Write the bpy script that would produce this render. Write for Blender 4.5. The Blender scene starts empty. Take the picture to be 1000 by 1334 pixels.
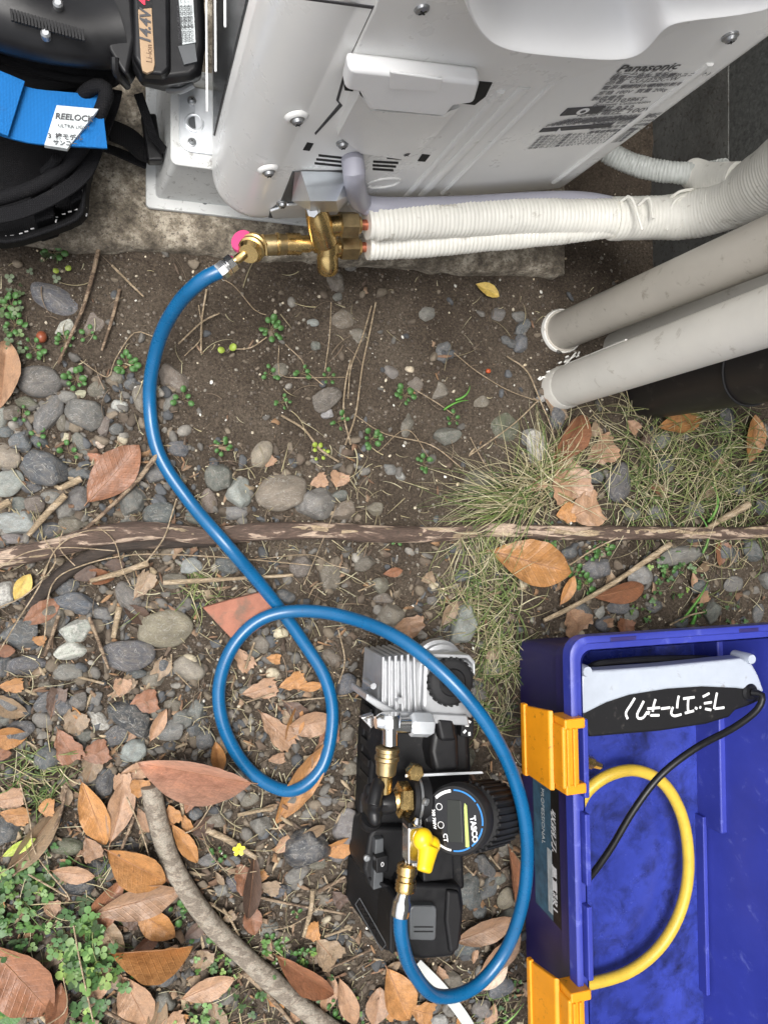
import bpy, bmesh, math, random
import numpy as np
from mathutils import Vector, Matrix, noise

rnd = random.Random(7)
nr = np.random.RandomState(11)
S_ = bpy.context.scene
COL = S_.collection
R = math.radians

# ------------------------------------------------------------------ camera, light, exposure
H = 0.75                      # camera height above the ground
TILT = R(18)
F = 1050.0                    # focal length in photograph pixels
cam = bpy.data.cameras.new('camera'); camo = bpy.data.objects.new('camera', cam); COL.objects.link(camo)
camo.location = (0, 0, H); camo.rotation_euler = (0, -TILT, 0)
cam.sensor_fit = 'VERTICAL'; cam.sensor_height = 24; cam.sensor_width = 24; cam.lens = 24 * F / 1334
cam.clip_start = 0.01; cam.clip_end = 200
S_.camera = camo
SUN_EL, SUN_AZ = R(76), R(275)     # azimuth measured from +Y clockwise
w = bpy.data.worlds.new('World'); S_.world = w; w.use_nodes = True
wn = w.node_tree.nodes; wl = w.node_tree.links
sky = wn.new('ShaderNodeTexSky'); sky.sky_type = 'NISHITA'; sky.sun_disc = False
sky.sun_elevation = SUN_EL; sky.sun_rotation = SUN_AZ; sky.dust_density = 6; sky.air_density = 1.0; sky.ozone_density = 0.6
hs = wn.new('ShaderNodeHueSaturation'); hs.inputs['Saturation'].default_value = 0.22   # a sky of bright cloud
wl.new(sky.outputs[0], hs.inputs['Color'])
bg = wn['Background']; bg.inputs['Strength'].default_value = 0.15
wl.new(hs.outputs[0], bg.inputs['Color'])
sl = bpy.data.lights.new('sun', 'SUN'); sl.energy = 1.35; sl.angle = R(28); sl.color = (1, .97, .92)
so = bpy.data.objects.new('sun', sl); COL.objects.link(so)
sd = Vector((math.sin(SUN_AZ) * math.cos(SUN_EL), math.cos(SUN_AZ) * math.cos(SUN_EL), math.sin(SUN_EL)))
so.rotation_euler = sd.to_track_quat('Z', 'Y').to_euler()
S_.view_settings.view_transform = 'Standard'; S_.view_settings.look = 'None'
S_.view_settings.gamma = 1; S_.view_settings.exposure = 0.78
S_.view_settings.use_curve_mapping = False

# ------------------------------------------------------------------ measuring the place
def ray(u, v):
    a = u - 500; b = 667 - v
    return Vector((F * math.sin(TILT) + a * math.cos(TILT), b, -F * math.cos(TILT) + a * math.sin(TILT)))
def P(u, v, z=0.0):
    r = ray(u, v); t = (z - H) / r.z
    return Vector((r.x * t, r.y * t, z))
def MP(u, v, z=0.0):                      # metres per photograph pixel there
    return (z - H) / ray(u, v).z
def gz(x, y):
    p = Vector((x, y, 0))
    h = 0.006 * noise.noise(p * 5) + 0.0035 * noise.noise(p * 16 + Vector((3, 1, 0)))
    h += 0.0016 * noise.noise(p * 60) + 0.0011 * noise.noise(p * 130)
    return h
def G(u, v, dz=0.0):
    p = P(u, v, 0); p.z = gz(p.x, p.y) + dz
    return p

# the side of the air conditioner is one upright plane
UA = P(336, 288, .11); UB = P(745, 247, .11)
ax = (UB - UA).normalized(); an = Vector((ax.y, -ax.x, 0))
def S(u, v, off=0.0):
    r = ray(u, v); o = Vector((0, 0, H)); q = UA + an * off
    t = (q - o).dot(an) / r.dot(an)
    return o + r * t

# ------------------------------------------------------------------ mesh helpers
class MB:
    def __init__(s): s.v = []; s.f = []
    def add(s, v, f):
        n = len(s.v); s.v += [Vector(p) for p in v]; s.f += [tuple(i + n for i in q) for q in f]; return s
    def prism(s, bot, top):
        n = len(bot)
        f = [tuple(range(n))[::-1], tuple(range(n, 2 * n))] + [(i, (i + 1) % n, n + (i + 1) % n, n + i) for i in range(n)]
        return s.add(list(bot) + list(top), f)
    def pprism(s, poly, z0, z1, taper=1.0):            # outline seen at height z1, walls straight down to z0
        top = [P(u, v, z1) for u, v in poly]
        c = sum(top, Vector()) / len(top)
        bot = [Vector((c.x + (p.x - c.x) * taper, c.y + (p.y - c.y) * taper, z0)) for p in top]
        return s.prism(bot, top)
    def splate(s, poly, o0, o1):                       # plate on the air conditioner's side
        top = [S(u, v, o1) for u, v in poly]
        return s.prism([p - an * (o1 - o0) for p in top], top)
    def box(s, c, sx, sy, sz, M=None):
        vs = [Vector((x * sx / 2, y * sy / 2, z * sz / 2)) for z in (-1, 1) for x, y in ((-1, -1), (1, -1), (1, 1), (-1, 1))]
        if M is not None: vs = [M @ q for q in vs]
        c = Vector(c)
        return s.add([c + q for q in vs], [(3, 2, 1, 0), (4, 5, 6, 7), (0, 1, 5, 4), (1, 2, 6, 5), (2, 3, 7, 6), (3, 0, 4, 7)])
    def lathe(s, p0, p1, prof, n=24, knurl=0, rot=0):   # prof: (distance along p0-p1 as a fraction, radius)
        p0 = Vector(p0); p1 = Vector(p1); d = p1 - p0; L = d.length; d.normalize()
        a = d.orthogonal().normalized(); b = d.cross(a)
        vs = []; fs = []; m = len(prof)
        for j, (t, r) in enumerate(prof):
            for i in range(n):
                th = 2 * math.pi * i / n + rot
                rr = r + (knurl * (1 if (i + j) % 2 else -1) if knurl else 0)
                vs.append(p0 + d * (t * L) + (a * math.cos(th) + b * math.sin(th)) * rr)
        for j in range(m - 1):
            for i in range(n):
                k = (i + 1) % n
                fs.append((j * n + i, j * n + k, (j + 1) * n + k, (j + 1) * n + i))
        fs.append(tuple(range(n))[::-1]); fs.append(tuple(range((m - 1) * n, m * n)))
        return s.add(vs, fs)
    def cyl(s, p0, p1, r, n=24, b=.12, rot=0):
        L = (Vector(p1) - Vector(p0)).length; e = min(r * b, L * .3) / L
        return s.lathe(p0, p1, [(0, r * (1 - b)), (e, r), (1 - e, r), (1, r * (1 - b))], n, rot=rot)
    def tube(s, pts, rf, n=16, squash=1.0):
        N = len(pts); vs = []; fs = []
        up = Vector((0, 0, 1)); T0 = (pts[1] - pts[0]).normalized()
        a = up.cross(T0); a = a.normalized() if a.length > .05 else T0.orthogonal().normalized()
        for j, p in enumerate(pts):
            T = (pts[min(j + 1, N - 1)] - pts[max(j - 1, 0)]).normalized()
            a = (a - T * a.dot(T)).normalized(); b = T.cross(a)
            for i in range(n):
                th = 2 * math.pi * i / n
                r = rf(j, th) if callable(rf) else rf
                vs.append(p + a * (math.cos(th) * r) + b * (math.sin(th) * r * squash))
        for j in range(N - 1):
            for i in range(n):
                k = (i + 1) % n
                fs.append((j * n + i, j * n + k, (j + 1) * n + k, (j + 1) * n + i))
        fs.append(tuple(range(n))[::-1]); fs.append(tuple(range((N - 1) * n, N * n)))
        return s.add(vs, fs)
    def ribbon(s, pts, wid, nrm, th):
        N = len(pts); vs = []; fs = []
        for j, p in enumerate(pts):
            T = (pts[min(j + 1, N - 1)] - pts[max(j - 1, 0)]).normalized()
            nn = nrm[j] if isinstance(nrm, list) else nrm
            sde = T.cross(nn).normalized(); nn2 = sde.cross(T).normalized()
            ww = wid[j] if isinstance(wid, list) else wid
            vs += [p - sde * ww / 2, p + sde * ww / 2, p + sde * ww / 2 + nn2 * th, p - sde * ww / 2 + nn2 * th]
        for j in range(N - 1):
            for i in range(4):
                k = (i + 1) % 4
                fs.append((j * 4 + i, j * 4 + k, (j + 1) * 4 + k, (j + 1) * 4 + i))
        fs.append((3, 2, 1, 0)); fs.append(tuple(range((N - 1) * 4, N * 4)))
        return s.add(vs, fs)

def curve(pts, step=0.006):
    pts = [Vector(p) for p in pts]; Q = [pts[0] * 2 - pts[1]] + pts + [pts[-1] * 2 - pts[-2]]
    out = []
    for i in range(1, len(Q) - 2):
        a, b, c, d = Q[i - 1:i + 3]
        n = max(2, int((c - b).length / step))
        for k in range(n):
            t = k / n
            out.append(.5 * ((2 * b) + (c - a) * t + (2 * a - 5 * b + 4 * c - d) * t * t + (3 * b - a - 3 * c + d) * t ** 3))
    out.append(pts[-1]); return out

def rootloc(p):
    while p.parent: p = p.parent
    return p.location
def tag(o, label=None, cat=None, group=None, kind=None):
    if label: o['label'] = label
    if cat: o['category'] = cat
    if group: o['group'] = group
    if kind: o['kind'] = kind
    return o
def thing(name, label, cat, loc, group=None):
    o = bpy.data.objects.new(name, None); COL.objects.link(o); o.location = loc; o.empty_display_size = .02
    return tag(o, label, cat, group)
def obj(name, mb, mt, parent=None, sm=35, bevel=0, label=None, cat=None, group=None, kind=None, color=None, loc=None):
    me = bpy.data.meshes.new(name)
    off = rootloc(parent) if parent else (Vector(loc) if loc is not None else Vector())
    me.from_pydata([p - off for p in mb.v], [], mb.f)
    bm = bmesh.new(); bm.from_mesh(me); bmesh.ops.recalc_face_normals(bm, faces=bm.faces); bm.to_mesh(me); bm.free()
    me.materials.append(mt)
    if sm: me.shade_smooth(); me.set_sharp_from_angle(angle=R(sm))
    o = bpy.data.objects.new(name, me); COL.objects.link(o)
    if parent: o.parent = parent
    elif loc is not None: o.location = loc
    if bevel:
        m = o.modifiers.new('bevel', 'BEVEL'); m.width = bevel; m.segments = 3; m.limit_method = 'ANGLE'; m.angle_limit = R(30)
        m.harden_normals = True
    if color: o.color = (*color, 1)
    return tag(o, label, cat, group, kind)
def text(name, body, origin, right, up, size, mt, parent, depth=.0002, spacing=1.0, shear=0, align='LEFT', bold=0):
    c = bpy.data.curves.new(name, 'FONT'); c.body = body; c.size = size; c.extrude = depth; c.space_character = spacing
    c.shear = shear; c.align_x = align; c.offset = bold * size; c.resolution_u = 3
    t = bpy.data.objects.new(name, c); COL.objects.link(t)
    me = bpy.data.meshes.new_from_object(t.evaluated_get(bpy.context.evaluated_depsgraph_get()))
    bpy.data.objects.remove(t)
    r = Vector(right).normalized(); n = r.cross(Vector(up)).normalized(); u = n.cross(r)
    Mx = Matrix((r, u, n)).transposed().to_4x4(); Mx.translation = Vector(origin) - rootloc(parent)
    me.transform(Mx); me.materials.clear(); me.materials.append(mt)
    o = bpy.data.objects.new(name, me); COL.objects.link(o); o.parent = parent
    return o

# ------------------------------------------------------------------ materials
def NT(name):
    m = bpy.data.materials.new(name); m.use_nodes = True
    n = m.node_tree.nodes; l = m.node_tree.links
    return m, n, l, n['Principled BSDF']
def nnoise(n, l, co, scale, detail=4, rough=.6, dist=0):
    t = n.new('ShaderNodeTexNoise'); t.inputs['Scale'].default_value = scale; t.inputs['Detail'].default_value = detail
    t.inputs['Roughness'].default_value = rough; t.inputs['Distortion'].default_value = dist
    l.new(co, t.inputs['Vector']); return t.outputs['Fac']
def ramp(n, l, fac, stops):
    r = n.new('ShaderNodeValToRGB'); e = r.color_ramp.elements
    while len(e) < len(stops): e.new(.5)
    for q, (p, c) in zip(e, stops): q.position = p; q.color = (*c, 1) if len(c) == 3 else c
    l.new(fac, r.inputs[0]); return r.outputs[0]
def mix(n, l, fac, a, b, mode='MIX'):
    m = n.new('ShaderNodeMix'); m.data_type = 'RGBA'; m.blend_type = mode; m.clamp_result = False
    for s, x in ((m.inputs[0], fac), (m.inputs[6], a), (m.inputs[7], b)):
        if hasattr(x, 'is_linked'): l.new(x, s)
        else: s.default_value = x if isinstance(x, (int, float)) else (*x, 1)
    return m.outputs[2]
def bumpn(n, l, h, strength, dist, prev=None):
    b = n.new('ShaderNodeBump'); b.inputs['Strength'].default_value = strength; b.inputs['Distance'].default_value = dist
    l.new(h, b.inputs['Height'])
    if prev is not None: l.new(prev, b.inputs['Normal'])
    return b.outputs[0]
def co_of(n, kind='Object'):
    return n.new('ShaderNodeTexCoord').outputs[kind]
def M(name, col, rough=.5, metal=0, var=0., vs=60, bump=0., bs=300, dirt=None, coat=0, spec=None, rvar=0., scr=0.):
    m, n, l, b = NT(name); co = co_of(n)
    c = None
    if var:
        f = nnoise(n, l, co, vs, 5, .65)
        c = ramp(n, l, f, [(.3, [x * (1 - var) for x in col]), (.7, [min(1, x * (1 + var)) for x in col])])
    if dirt:
        dc, amt, dscale = dirt
        f = nnoise(n, l, co, dscale, 6, .7, .4)
        mk = ramp(n, l, f, [(.62 - amt * .3, (0, 0, 0)), (.72, (1, 1, 1))])
        c = mix(n, l, mk, c if c is not None else col, dc)
    if c is None: b.inputs['Base Color'].default_value = (*col, 1)
    else: l.new(c, b.inputs['Base Color'])
    b.inputs['Roughness'].default_value = rough; b.inputs['Metallic'].default_value = metal
    if rvar:
        f = nnoise(n, l, co, vs * 1.7, 5, .7)
        r = ramp(n, l, f, [(.3, [max(0, rough - rvar)] * 3), (.7, [min(1, rough + rvar)] * 3)])
        l.new(r, b.inputs['Roughness'])
    if coat: b.inputs['Coat Weight'].default_value = coat
    if spec is not None: b.inputs['Specular IOR Level'].default_value = spec
    if bump: l.new(bumpn(n, l, nnoise(n, l, co, bs, 5, .7), bump, .001), b.inputs['Normal'])
    return m

def m_soil():
    m, n, l, b = NT('soil'); co = co_of(n)
    c = ramp(n, l, nnoise(n, l, co, 9, 6, .65), [(.3, (.050, .038, .028)), (.5, (.086, .068, .052)), (.7, (.130, .106, .082))])
    c2 = ramp(n, l, nnoise(n, l, co, 420, 3, .8), [(.3, (.35, .33, .3)), (.55, (1, 1, 1)), (.75, (1.8, 1.75, 1.65))])
    c = mix(n, l, 1., c, c2, 'MULTIPLY')
    vo = n.new('ShaderNodeTexVoronoi'); vo.inputs['Scale'].default_value = 260; l.new(co, vo.inputs['Vector'])
    fl = ramp(n, l, vo.outputs['Distance'], [(.10, (1, 1, 1)), (.2, (0, 0, 0))])
    sp = ramp(n, l, nnoise(n, l, co, 70, 3, .7), [(.52, (0, 0, 0)), (.62, (1, 1, 1))])
    c = mix(n, l, mix(n, l, 1., fl, sp, 'MULTIPLY'), c, (.34, .29, .22))
    l.new(c, b.inputs['Base Color']); b.inputs['Roughness'].default_value = .95; b.inputs['Specular IOR Level'].default_value = .2
    nb = bumpn(n, l, nnoise(n, l, co, 90, 6, .75), .9, .004)
    l.new(bumpn(n, l, nnoise(n, l, co, 500, 4, .8), .9, .0015, nb), b.inputs['Normal'])
    return m
def m_stone(name, rough=.72, speck=.0, gloss=0):
    m, n, l, b = NT(name); co = co_of(n)
    oi = n.new('ShaderNodeObjectInfo')
    ad = n.new('ShaderNodeVectorMath'); ad.operation = 'ADD'; l.new(co, ad.inputs[0])
    cm = n.new('ShaderNodeCombineXYZ'); mu = n.new('ShaderNodeMath'); mu.operation = 'MULTIPLY'; mu.inputs[1].default_value = 37
    l.new(oi.outputs['Random'], mu.inputs[0]); l.new(mu.outputs[0], cm.inputs[0]); l.new(mu.outputs[0], cm.inputs[2]); l.new(cm.outputs[0], ad.inputs[1])
    co = ad.outputs[0]
    f = ramp(n, l, nnoise(n, l, co, 3.2, 6, .65, .3), [(.28, (.62, .62, .62)), (.52, (1, 1, 1)), (.75, (1.4, 1.38, 1.34))])
    c = mix(n, l, 1., oi.outputs['Color'], f, 'MULTIPLY')
    f2 = ramp(n, l, nnoise(n, l, co, 28, 4, .8), [(.35, (.72, .72, .72)), (.65, (1.3, 1.3, 1.28))])
    c = mix(n, l, 1., c, f2, 'MULTIPLY')
    vein = ramp(n, l, nnoise(n, l, co, 2.1, 3, .5, 2.2), [(.485, (0, 0, 0)), (.5, (.5, .5, .5)), (.515, (0, 0, 0))])
    c = mix(n, l, vein, c, (.42, .41, .38))
    dust = ramp(n, l, nnoise(n, l, co, 5, 8, .8, .5), [(.45, (0, 0, 0)), (.72, (.75, .75, .75))])
    c = mix(n, l, dust, c, (.19, .165, .135))
    if speck:
        s = ramp(n, l, nnoise(n, l, co, 9, 5, .8), [(.48, (0, 0, 0)), (.56, (1, 1, 1))])
        c = mix(n, l, s, c, (.5, .49, .45))
    l.new(c, b.inputs['Base Color']); b.inputs['Roughness'].default_value = rough
    nb = bumpn(n, l, nnoise(n, l, co, 7, 7, .7), .35 + .5 * bool(speck), .003)
    l.new(bumpn(n, l, nnoise(n, l, co, 45, 4, .8), .35, .0012, nb), b.inputs['Normal'])
    return m
def m_leaf(name='dead_leaf', rough=.36):
    m, n, l, b = NT(name); co = co_of(n)
    oi = n.new('ShaderNodeObjectInfo')
    sp = n.new('ShaderNodeSeparateXYZ'); l.new(co, sp.inputs[0])
    def math_(op, a, bb=None):
        q = n.new('ShaderNodeMath'); q.operation = op
        for s, x in zip(q.inputs, (a, bb)):
            if x is None: continue
            if hasattr(x, 'is_linked'): l.new(x, s)
            else: s.default_value = x
        return q.outputs[0]
    ay = math_('ABSOLUTE', sp.outputs[1])
    t = math_('SUBTRACT', sp.outputs[0], math_('MULTIPLY', ay, .35))
    wv = math_('SINE', math_('MULTIPLY', t, 78))
    vn = ramp(n, l, wv, [(.80, (0, 0, 0)), (.99, (1, 1, 1))])
    f = ramp(n, l, nnoise(n, l, co, 4.5, 6, .7, .4), [(.3, (.62, .58, .55)), (.5, (1, 1, 1)), (.72, (1.3, 1.22, 1.12))])
    c = mix(n, l, 1., oi.outputs['Color'], f, 'MULTIPLY')
    f2 = ramp(n, l, nnoise(n, l, co, 30, 3, .8), [(.35, (.8, .8, .8)), (.65, (1.15, 1.15, 1.15))])
    c = mix(n, l, 1., c, f2, 'MULTIPLY')
    c = mix(n, l, math_('MULTIPLY', vn, .16), c, mix(n, l, 1., c, (1.35, 1.3, 1.2), 'MULTIPLY'))
    spots = ramp(n, l, nnoise(n, l, co, 14, 3, .6), [(.68, (0, 0, 0)), (.74, (.8, .8, .8))])
    c = mix(n, l, spots, c, (.07, .04, .025))
    l.new(c, b.inputs['Base Color']); b.inputs['Roughness'].default_value = rough
    nb = bumpn(n, l, vn, .35, .0006)
    l.new(bumpn(n, l, nnoise(n, l, co, 9, 5, .7), .5, .0016, nb), b.inputs['Normal'])
    return m
def m_attr(name, rough=.8, bump=0):
    m, n, l, b = NT(name)
    a = n.new('ShaderNodeAttribute'); a.attribute_name = 'col'
    co = co_of(n)
    f = ramp(n, l, nnoise(n, l, co, 300, 4, .7), [(.3, (.75, .75, .75)), (.7, (1.25, 1.25, 1.25))])
    l.new(mix(n, l, 1., a.outputs['Color'], f, 'MULTIPLY'), b.inputs['Base Color']); b.inputs['Roughness'].default_value = rough
    if bump: l.new(bumpn(n, l, nnoise(n, l, co, 600, 4, .8), bump, .001), b.inputs['Normal'])
    return m
def m_concrete(name, c0, c1, c2, sc=1.0):
    m, n, l, b = NT(name); co = co_of(n)
    c = ramp(n, l, nnoise(n, l, co, 70 * sc, 7, .78), [(.36, c0), (.5, c1), (.62, c2)])
    c = mix(n, l, 1., c, ramp(n, l, nnoise(n, l, co, 9 * sc, 4, .6), [(.3, (.55, .53, .5)), (.6, (1.1, 1.1, 1.08))]), 'MULTIPLY')
    c = mix(n, l, ramp(n, l, nnoise(n, l, co, 330 * sc, 3, .7), [(.55, (0, 0, 0)), (.66, (.8, .8, .8))]), c, (.06, .05, .042))
    l.new(c, b.inputs['Base Color']); b.inputs['Roughness'].default_value = .92
    nb = bumpn(n, l, nnoise(n, l, co, 60 * sc, 7, .75), .8, .003)
    l.new(bumpn(n, l, nnoise(n, l, co, 350, 4, .8), .7, .0012, nb), b.inputs['Normal'])
    return m
def m_bark(name, dark, pale, amt=.5, stretch=(9, 60, 60), sc=1.0, rough=.8):
    m, n, l, b = NT(name); co = co_of(n)
    mp = n.new('ShaderNodeMapping'); mp.inputs['Scale'].default_value = stretch; l.new(co, mp.inputs['Vector'])
    f = nnoise(n, l, mp.outputs[0], 1.2 * sc, 5, .6, .6)
    c = ramp(n, l, f, [(amt, dark), (amt + .05, [x * 1.6 for x in dark]), (amt + .07, pale), (.95, [x * 1.25 for x in pale])])
    g = ramp(n, l, nnoise(n, l, mp.outputs[0], 9 * sc, 5, .75), [(.35, (.55, .55, .55)), (.65, (1.3, 1.25, 1.2))])
    c = mix(n, l, 1., c, g, 'MULTIPLY')
    l.new(c, b.inputs['Base Color']); b.inputs['Roughness'].default_value = rough
    nb = bumpn(n, l, f, .8, .003)
    l.new(bumpn(n, l, nnoise(n, l, mp.outputs[0], 10 * sc, 5, .8), .7, .0015, nb), b.inputs['Normal'])
    return m
def m_fabric(name, col, scale=1400, rough=.85):
    m, n, l, b = NT(name); co = co_of(n)
    ws = []
    for d in 'XY':
        wv = n.new('ShaderNodeTexWave'); wv.bands_direction = d; wv.inputs['Scale'].default_value = scale / 6.28; l.new(co, wv.inputs['Vector']); ws.append(wv.outputs['Fac'])
    h = mix(n, l, 1., ws[0], ws[1], 'MULTIPLY')
    c = mix(n, l, h, [x * .6 for x in col], [x * 1.25 for x in col])
    d = ramp(n, l, nnoise(n, l, co, 40, 6, .75), [(.55, (0, 0, 0)), (.8, (.35, .35, .35))])
    c = mix(n, l, d, c, (.05, .046, .042))
    l.new(c, b.inputs['Base Color']); b.inputs['Roughness'].default_value = rough
    b.inputs['Specular IOR Level'].default_value = .2
    l.new(bumpn(n, l, h, .5, .0006), b.inputs['Normal'])
    return m

SOIL = m_soil()
STONE = m_stone('stone'); STONE_R = m_stone('rough_speckled_stone', .9, 1); STONE_G = m_stone('glossy_stone', .3)
LEAF = m_leaf(); RIB = M('leaf_midrib', (.30, .16, .09), .6)
PEB = m_attr('pebbles', .85, .5); BLADE = m_attr('grass_blade', .6); GREEN = m_attr('clover_leaf', .5)
SLAB = m_concrete('weathered_concrete', (.085, .072, .055), (.235, .20, .155), (.50, .45, .37))
FOUND = m_concrete('foundation_concrete', (.11, .112, .108), (.135, .137, .133), (.16, .162, .157), .5)
STUCCO = M('dark_stucco', (.10, .103, .099), .95, var=.4, vs=200, bump=1., bs=420)
WHITE = M('off_white_painted_steel', (.76, .76, .745), .30, var=.03, vs=9, spec=.5, rvar=.06)
WHITE2 = M('white_moulded_plastic', (.86, .865, .87), .35, var=.03, vs=20)
FOOT = M('white_plastic_plinth', (.55, .56, .55), .55, dirt=((.12, .11, .10), .18, 160), var=.05, vs=40)
BLACK = M('black_gap', (.008, .008, .008), .8)
INK = M('grey_ink', (.05, .05, .055), .6)
ZINC = M('galvanised_steel', (.72, .75, .78), .36, .55, var=.1, vs=40, rvar=.08)
CHROME = M('chrome', (.78, .78, .78), .14, 1, var=.08, vs=200)
SCREW = M('screw_steel', (.34, .35, .36), .4, .8)
BRASS = M('brass', (.72, .51, .22), .25, 1, var=.10, vs=90, rvar=.07, bump=.06, bs=500)
BRASSD = M('dull_brass', (.42, .32, .17), .4, 1, var=.25, vs=140, rvar=.1)
COPPER = M('copper', (.72, .26, .16), .3, 1)
TAPE = M('ivory_vinyl_tape', (.80, .785, .72), .45, var=.05, vs=50, dirt=((.36, .33, .27), .12, 60))
DRAIN = M('pale_corrugated_hose', (.56, .58, .55), .45, var=.05)
CABLEG = M('lavender_grey_cable', (.36, .36, .42), .45)
PVC = M('taupe_pvc', (.46, .43, .38), .42, var=.07, vs=14, dirt=((.27, .24, .20), .10, 70), bump=.15, bs=60)
PVC2 = M('beige_grey_pvc', (.66, .64, .59), .40, var=.06, vs=14, dirt=((.42, .39, .34), .08, 60), bump=.12, bs=60)
PVCB = M('black_brown_pipe', (.016, .014, .014), .45, dirt=((.05, .045, .04), .1, 60))
PVCW = M('white_pvc_ring', (.72, .71, .67), .5, dirt=((.2, .17, .14), .15, 120))
HOSE = M('blue_rubber_hose', (.003, .094, .232), .3, var=.12, vs=35, rvar=.07, dirt=((.02, .05, .10), .02, 300), coat=.1)
YHOSE = M('yellow_rubber_hose', (.60, .41, .045), .42, var=.1, vs=60, dirt=((.35, .25, .06), .05, 200))
BLK = M('black_moulded_plastic', (.008, .008, .009), .55, spec=.28, dirt=((.06, .055, .05), .05, 90), bump=.12, bs=700)
BLKS = M('black_satin_plastic', (.009, .009, .010), .38, spec=.35, var=.2, vs=60, rvar=.08)
RUB = M('dark_rubber', (.015, .015, .016), .65, spec=.3, var=.2, bump=.15, bs=500)
DGREY = M('dark_grey_plastic', (.07, .075, .08), .45, var=.1)
MGREY = M('grey_plastic', (.40, .44, .50), .45, var=.05, dirt=((.25, .25, .26), .06, 60))
ALU = M('cast_aluminium', (.46, .47, .485), .34, .6, var=.1, vs=60, bump=.15, bs=700)
YEL = M('yellow_plastic', (.78, .50, .008), .35, var=.06)
ORY = M('amber_plastic', (.72, .275, .010), .4, var=.08, vs=30, dirt=((.20, .09, .01), .1, 150))
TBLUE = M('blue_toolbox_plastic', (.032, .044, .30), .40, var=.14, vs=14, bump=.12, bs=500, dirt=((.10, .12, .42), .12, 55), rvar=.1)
TBLUED = M('shaded_blue_toolbox_plastic', (.026, .020, .115), .42, var=.12, vs=18, bump=.1, bs=400)  # same blue plastic, with the outer wall's shade put into the colour
TFLOOR = M('dirty_blue_floor', (.030, .046, .29), .26, var=.3, vs=11, bump=.25, bs=200, dirt=((.007, .009, .035), .62, 26), rvar=.12)
FAB = m_fabric('black_nylon_fabric', (.008, .008, .0095)); PAD = m_fabric('black_mesh_padding', (.006, .006, .007), 2600, .95)
BWEB = m_fabric('blue_webbing', (.012, .17, .50), 2200, .7)
TROOT = m_bark('brown_bark', (.095, .066, .052), (.44, .345, .27), .49, (16, 90, 90), 1.1)
BRANCH = m_bark('pale_grey_branch', (.22, .19, .155), (.34, .31, .26), .45, (30, 60, 60), 2, .75)
TWIG = m_bark('twig', (.13, .09, .06), (.30, .23, .16), .45, (60, 120, 120), 1, .8)
STICK = m_bark('pale_stick', (.30, .235, .155), (.44, .36, .26), .5, (40, 160, 160), 1, .8)
TERRA = M('terracotta', (.30, .125, .082), .85, var=.25, vs=60, bump=.7, bs=260, dirt=((.13, .10, .075), .40, 45))
LABELW = M('white_label', (.52, .56, .57), .5, var=.25, vs=120)
COPL = M('copper_coloured_label', (.33, .225, .135), .4, .2, var=.1)
RED = M('red_print', (.6, .02, .06), .5); WPRINT = M('white_print', (.78, .78, .78), .5)
PINK = M('magenta_plastic', (.55, .06, .18), .4)
LCD = M('dark_lcd_screen', (.016, .018, .014), .15); LIME = M('lime_stripe', (.42, .52, .14), .4); BARC = M('blue_print', (.02, .20, .55), .4)
STICK1 = M('teal_grey_sticker', (.05, .13, .20), .4, var=.4, vs=90)
ISO = M('grey_white_strip', (.44, .46, .45), .5, var=.05)

# ------------------------------------------------------------------ numpy batches for what nobody could count
def np_obj(name, V, T, C, mt, label, cat, smooth=False):
    me = bpy.data.meshes.new(name)
    nv, nt = len(V), len(T)
    me.vertices.add(nv); me.vertices.foreach_set('co', V.astype(np.float32).ravel())
    me.loops.add(nt * 3); me.loops.foreach_set('vertex_index', T.astype(np.int32).ravel())
    me.polygons.add(nt); me.polygons.foreach_set('loop_start', np.arange(0, nt * 3, 3, dtype=np.int32))
    me.polygons.foreach_set('loop_total', np.full(nt, 3, dtype=np.int32))
    if smooth: me.polygons.foreach_set('use_smooth', np.ones(nt, dtype=bool))
    a = me.attributes.new('col', 'FLOAT_COLOR', 'POINT')
    a.data.foreach_set('color', np.c_[C, np.ones(nv)].astype(np.float32).ravel())
    me.update(calc_edges=True); me.validate(); me.materials.append(mt)
    o = bpy.data.objects.new(name, me); COL.objects.link(o)
    return tag(o, label, cat, kind='stuff')
def ico(sub):
    bm = bmesh.new(); bmesh.ops.create_icosphere(bm, subdivisions=sub, radius=1)
    V = np.array([v.co[:] for v in bm.verts]); T = np.array([[v.index for v in f.verts] for f in bm.faces]); bm.free()
    return V, T
def rotm(n):
    a = nr.rand(n) * 2 * np.pi; b = nr.randn(n) * .35; c = nr.randn(n) * .35
    Z = np.zeros(n); O = np.ones(n)
    Rz = np.stack([np.cos(a), -np.sin(a), Z, np.sin(a), np.cos(a), Z, Z, Z, O], 1).reshape(-1, 3, 3)
    Rx = np.stack([O, Z, Z, Z, np.cos(b), -np.sin(b), Z, np.sin(b), np.cos(b)], 1).reshape(-1, 3, 3)
    Ry = np.stack([np.cos(c), Z, np.sin(c), Z, O, Z, -np.sin(c), Z, np.cos(c)], 1).reshape(-1, 3, 3)
    return Rz @ Rx @ Ry
def batch(BV, BT, pos, Rm, scl, col):
    n = len(pos)
    V = np.einsum('nij,nkj->nki', Rm, BV[None] * scl[:, None, :]) + pos[:, None, :]
    T = (BT[None] + (np.arange(n) * len(BV))[:, None, None]).reshape(-1, 3)
    return V.reshape(-1, 3), T, np.repeat(col, len(BV), 0)

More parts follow.
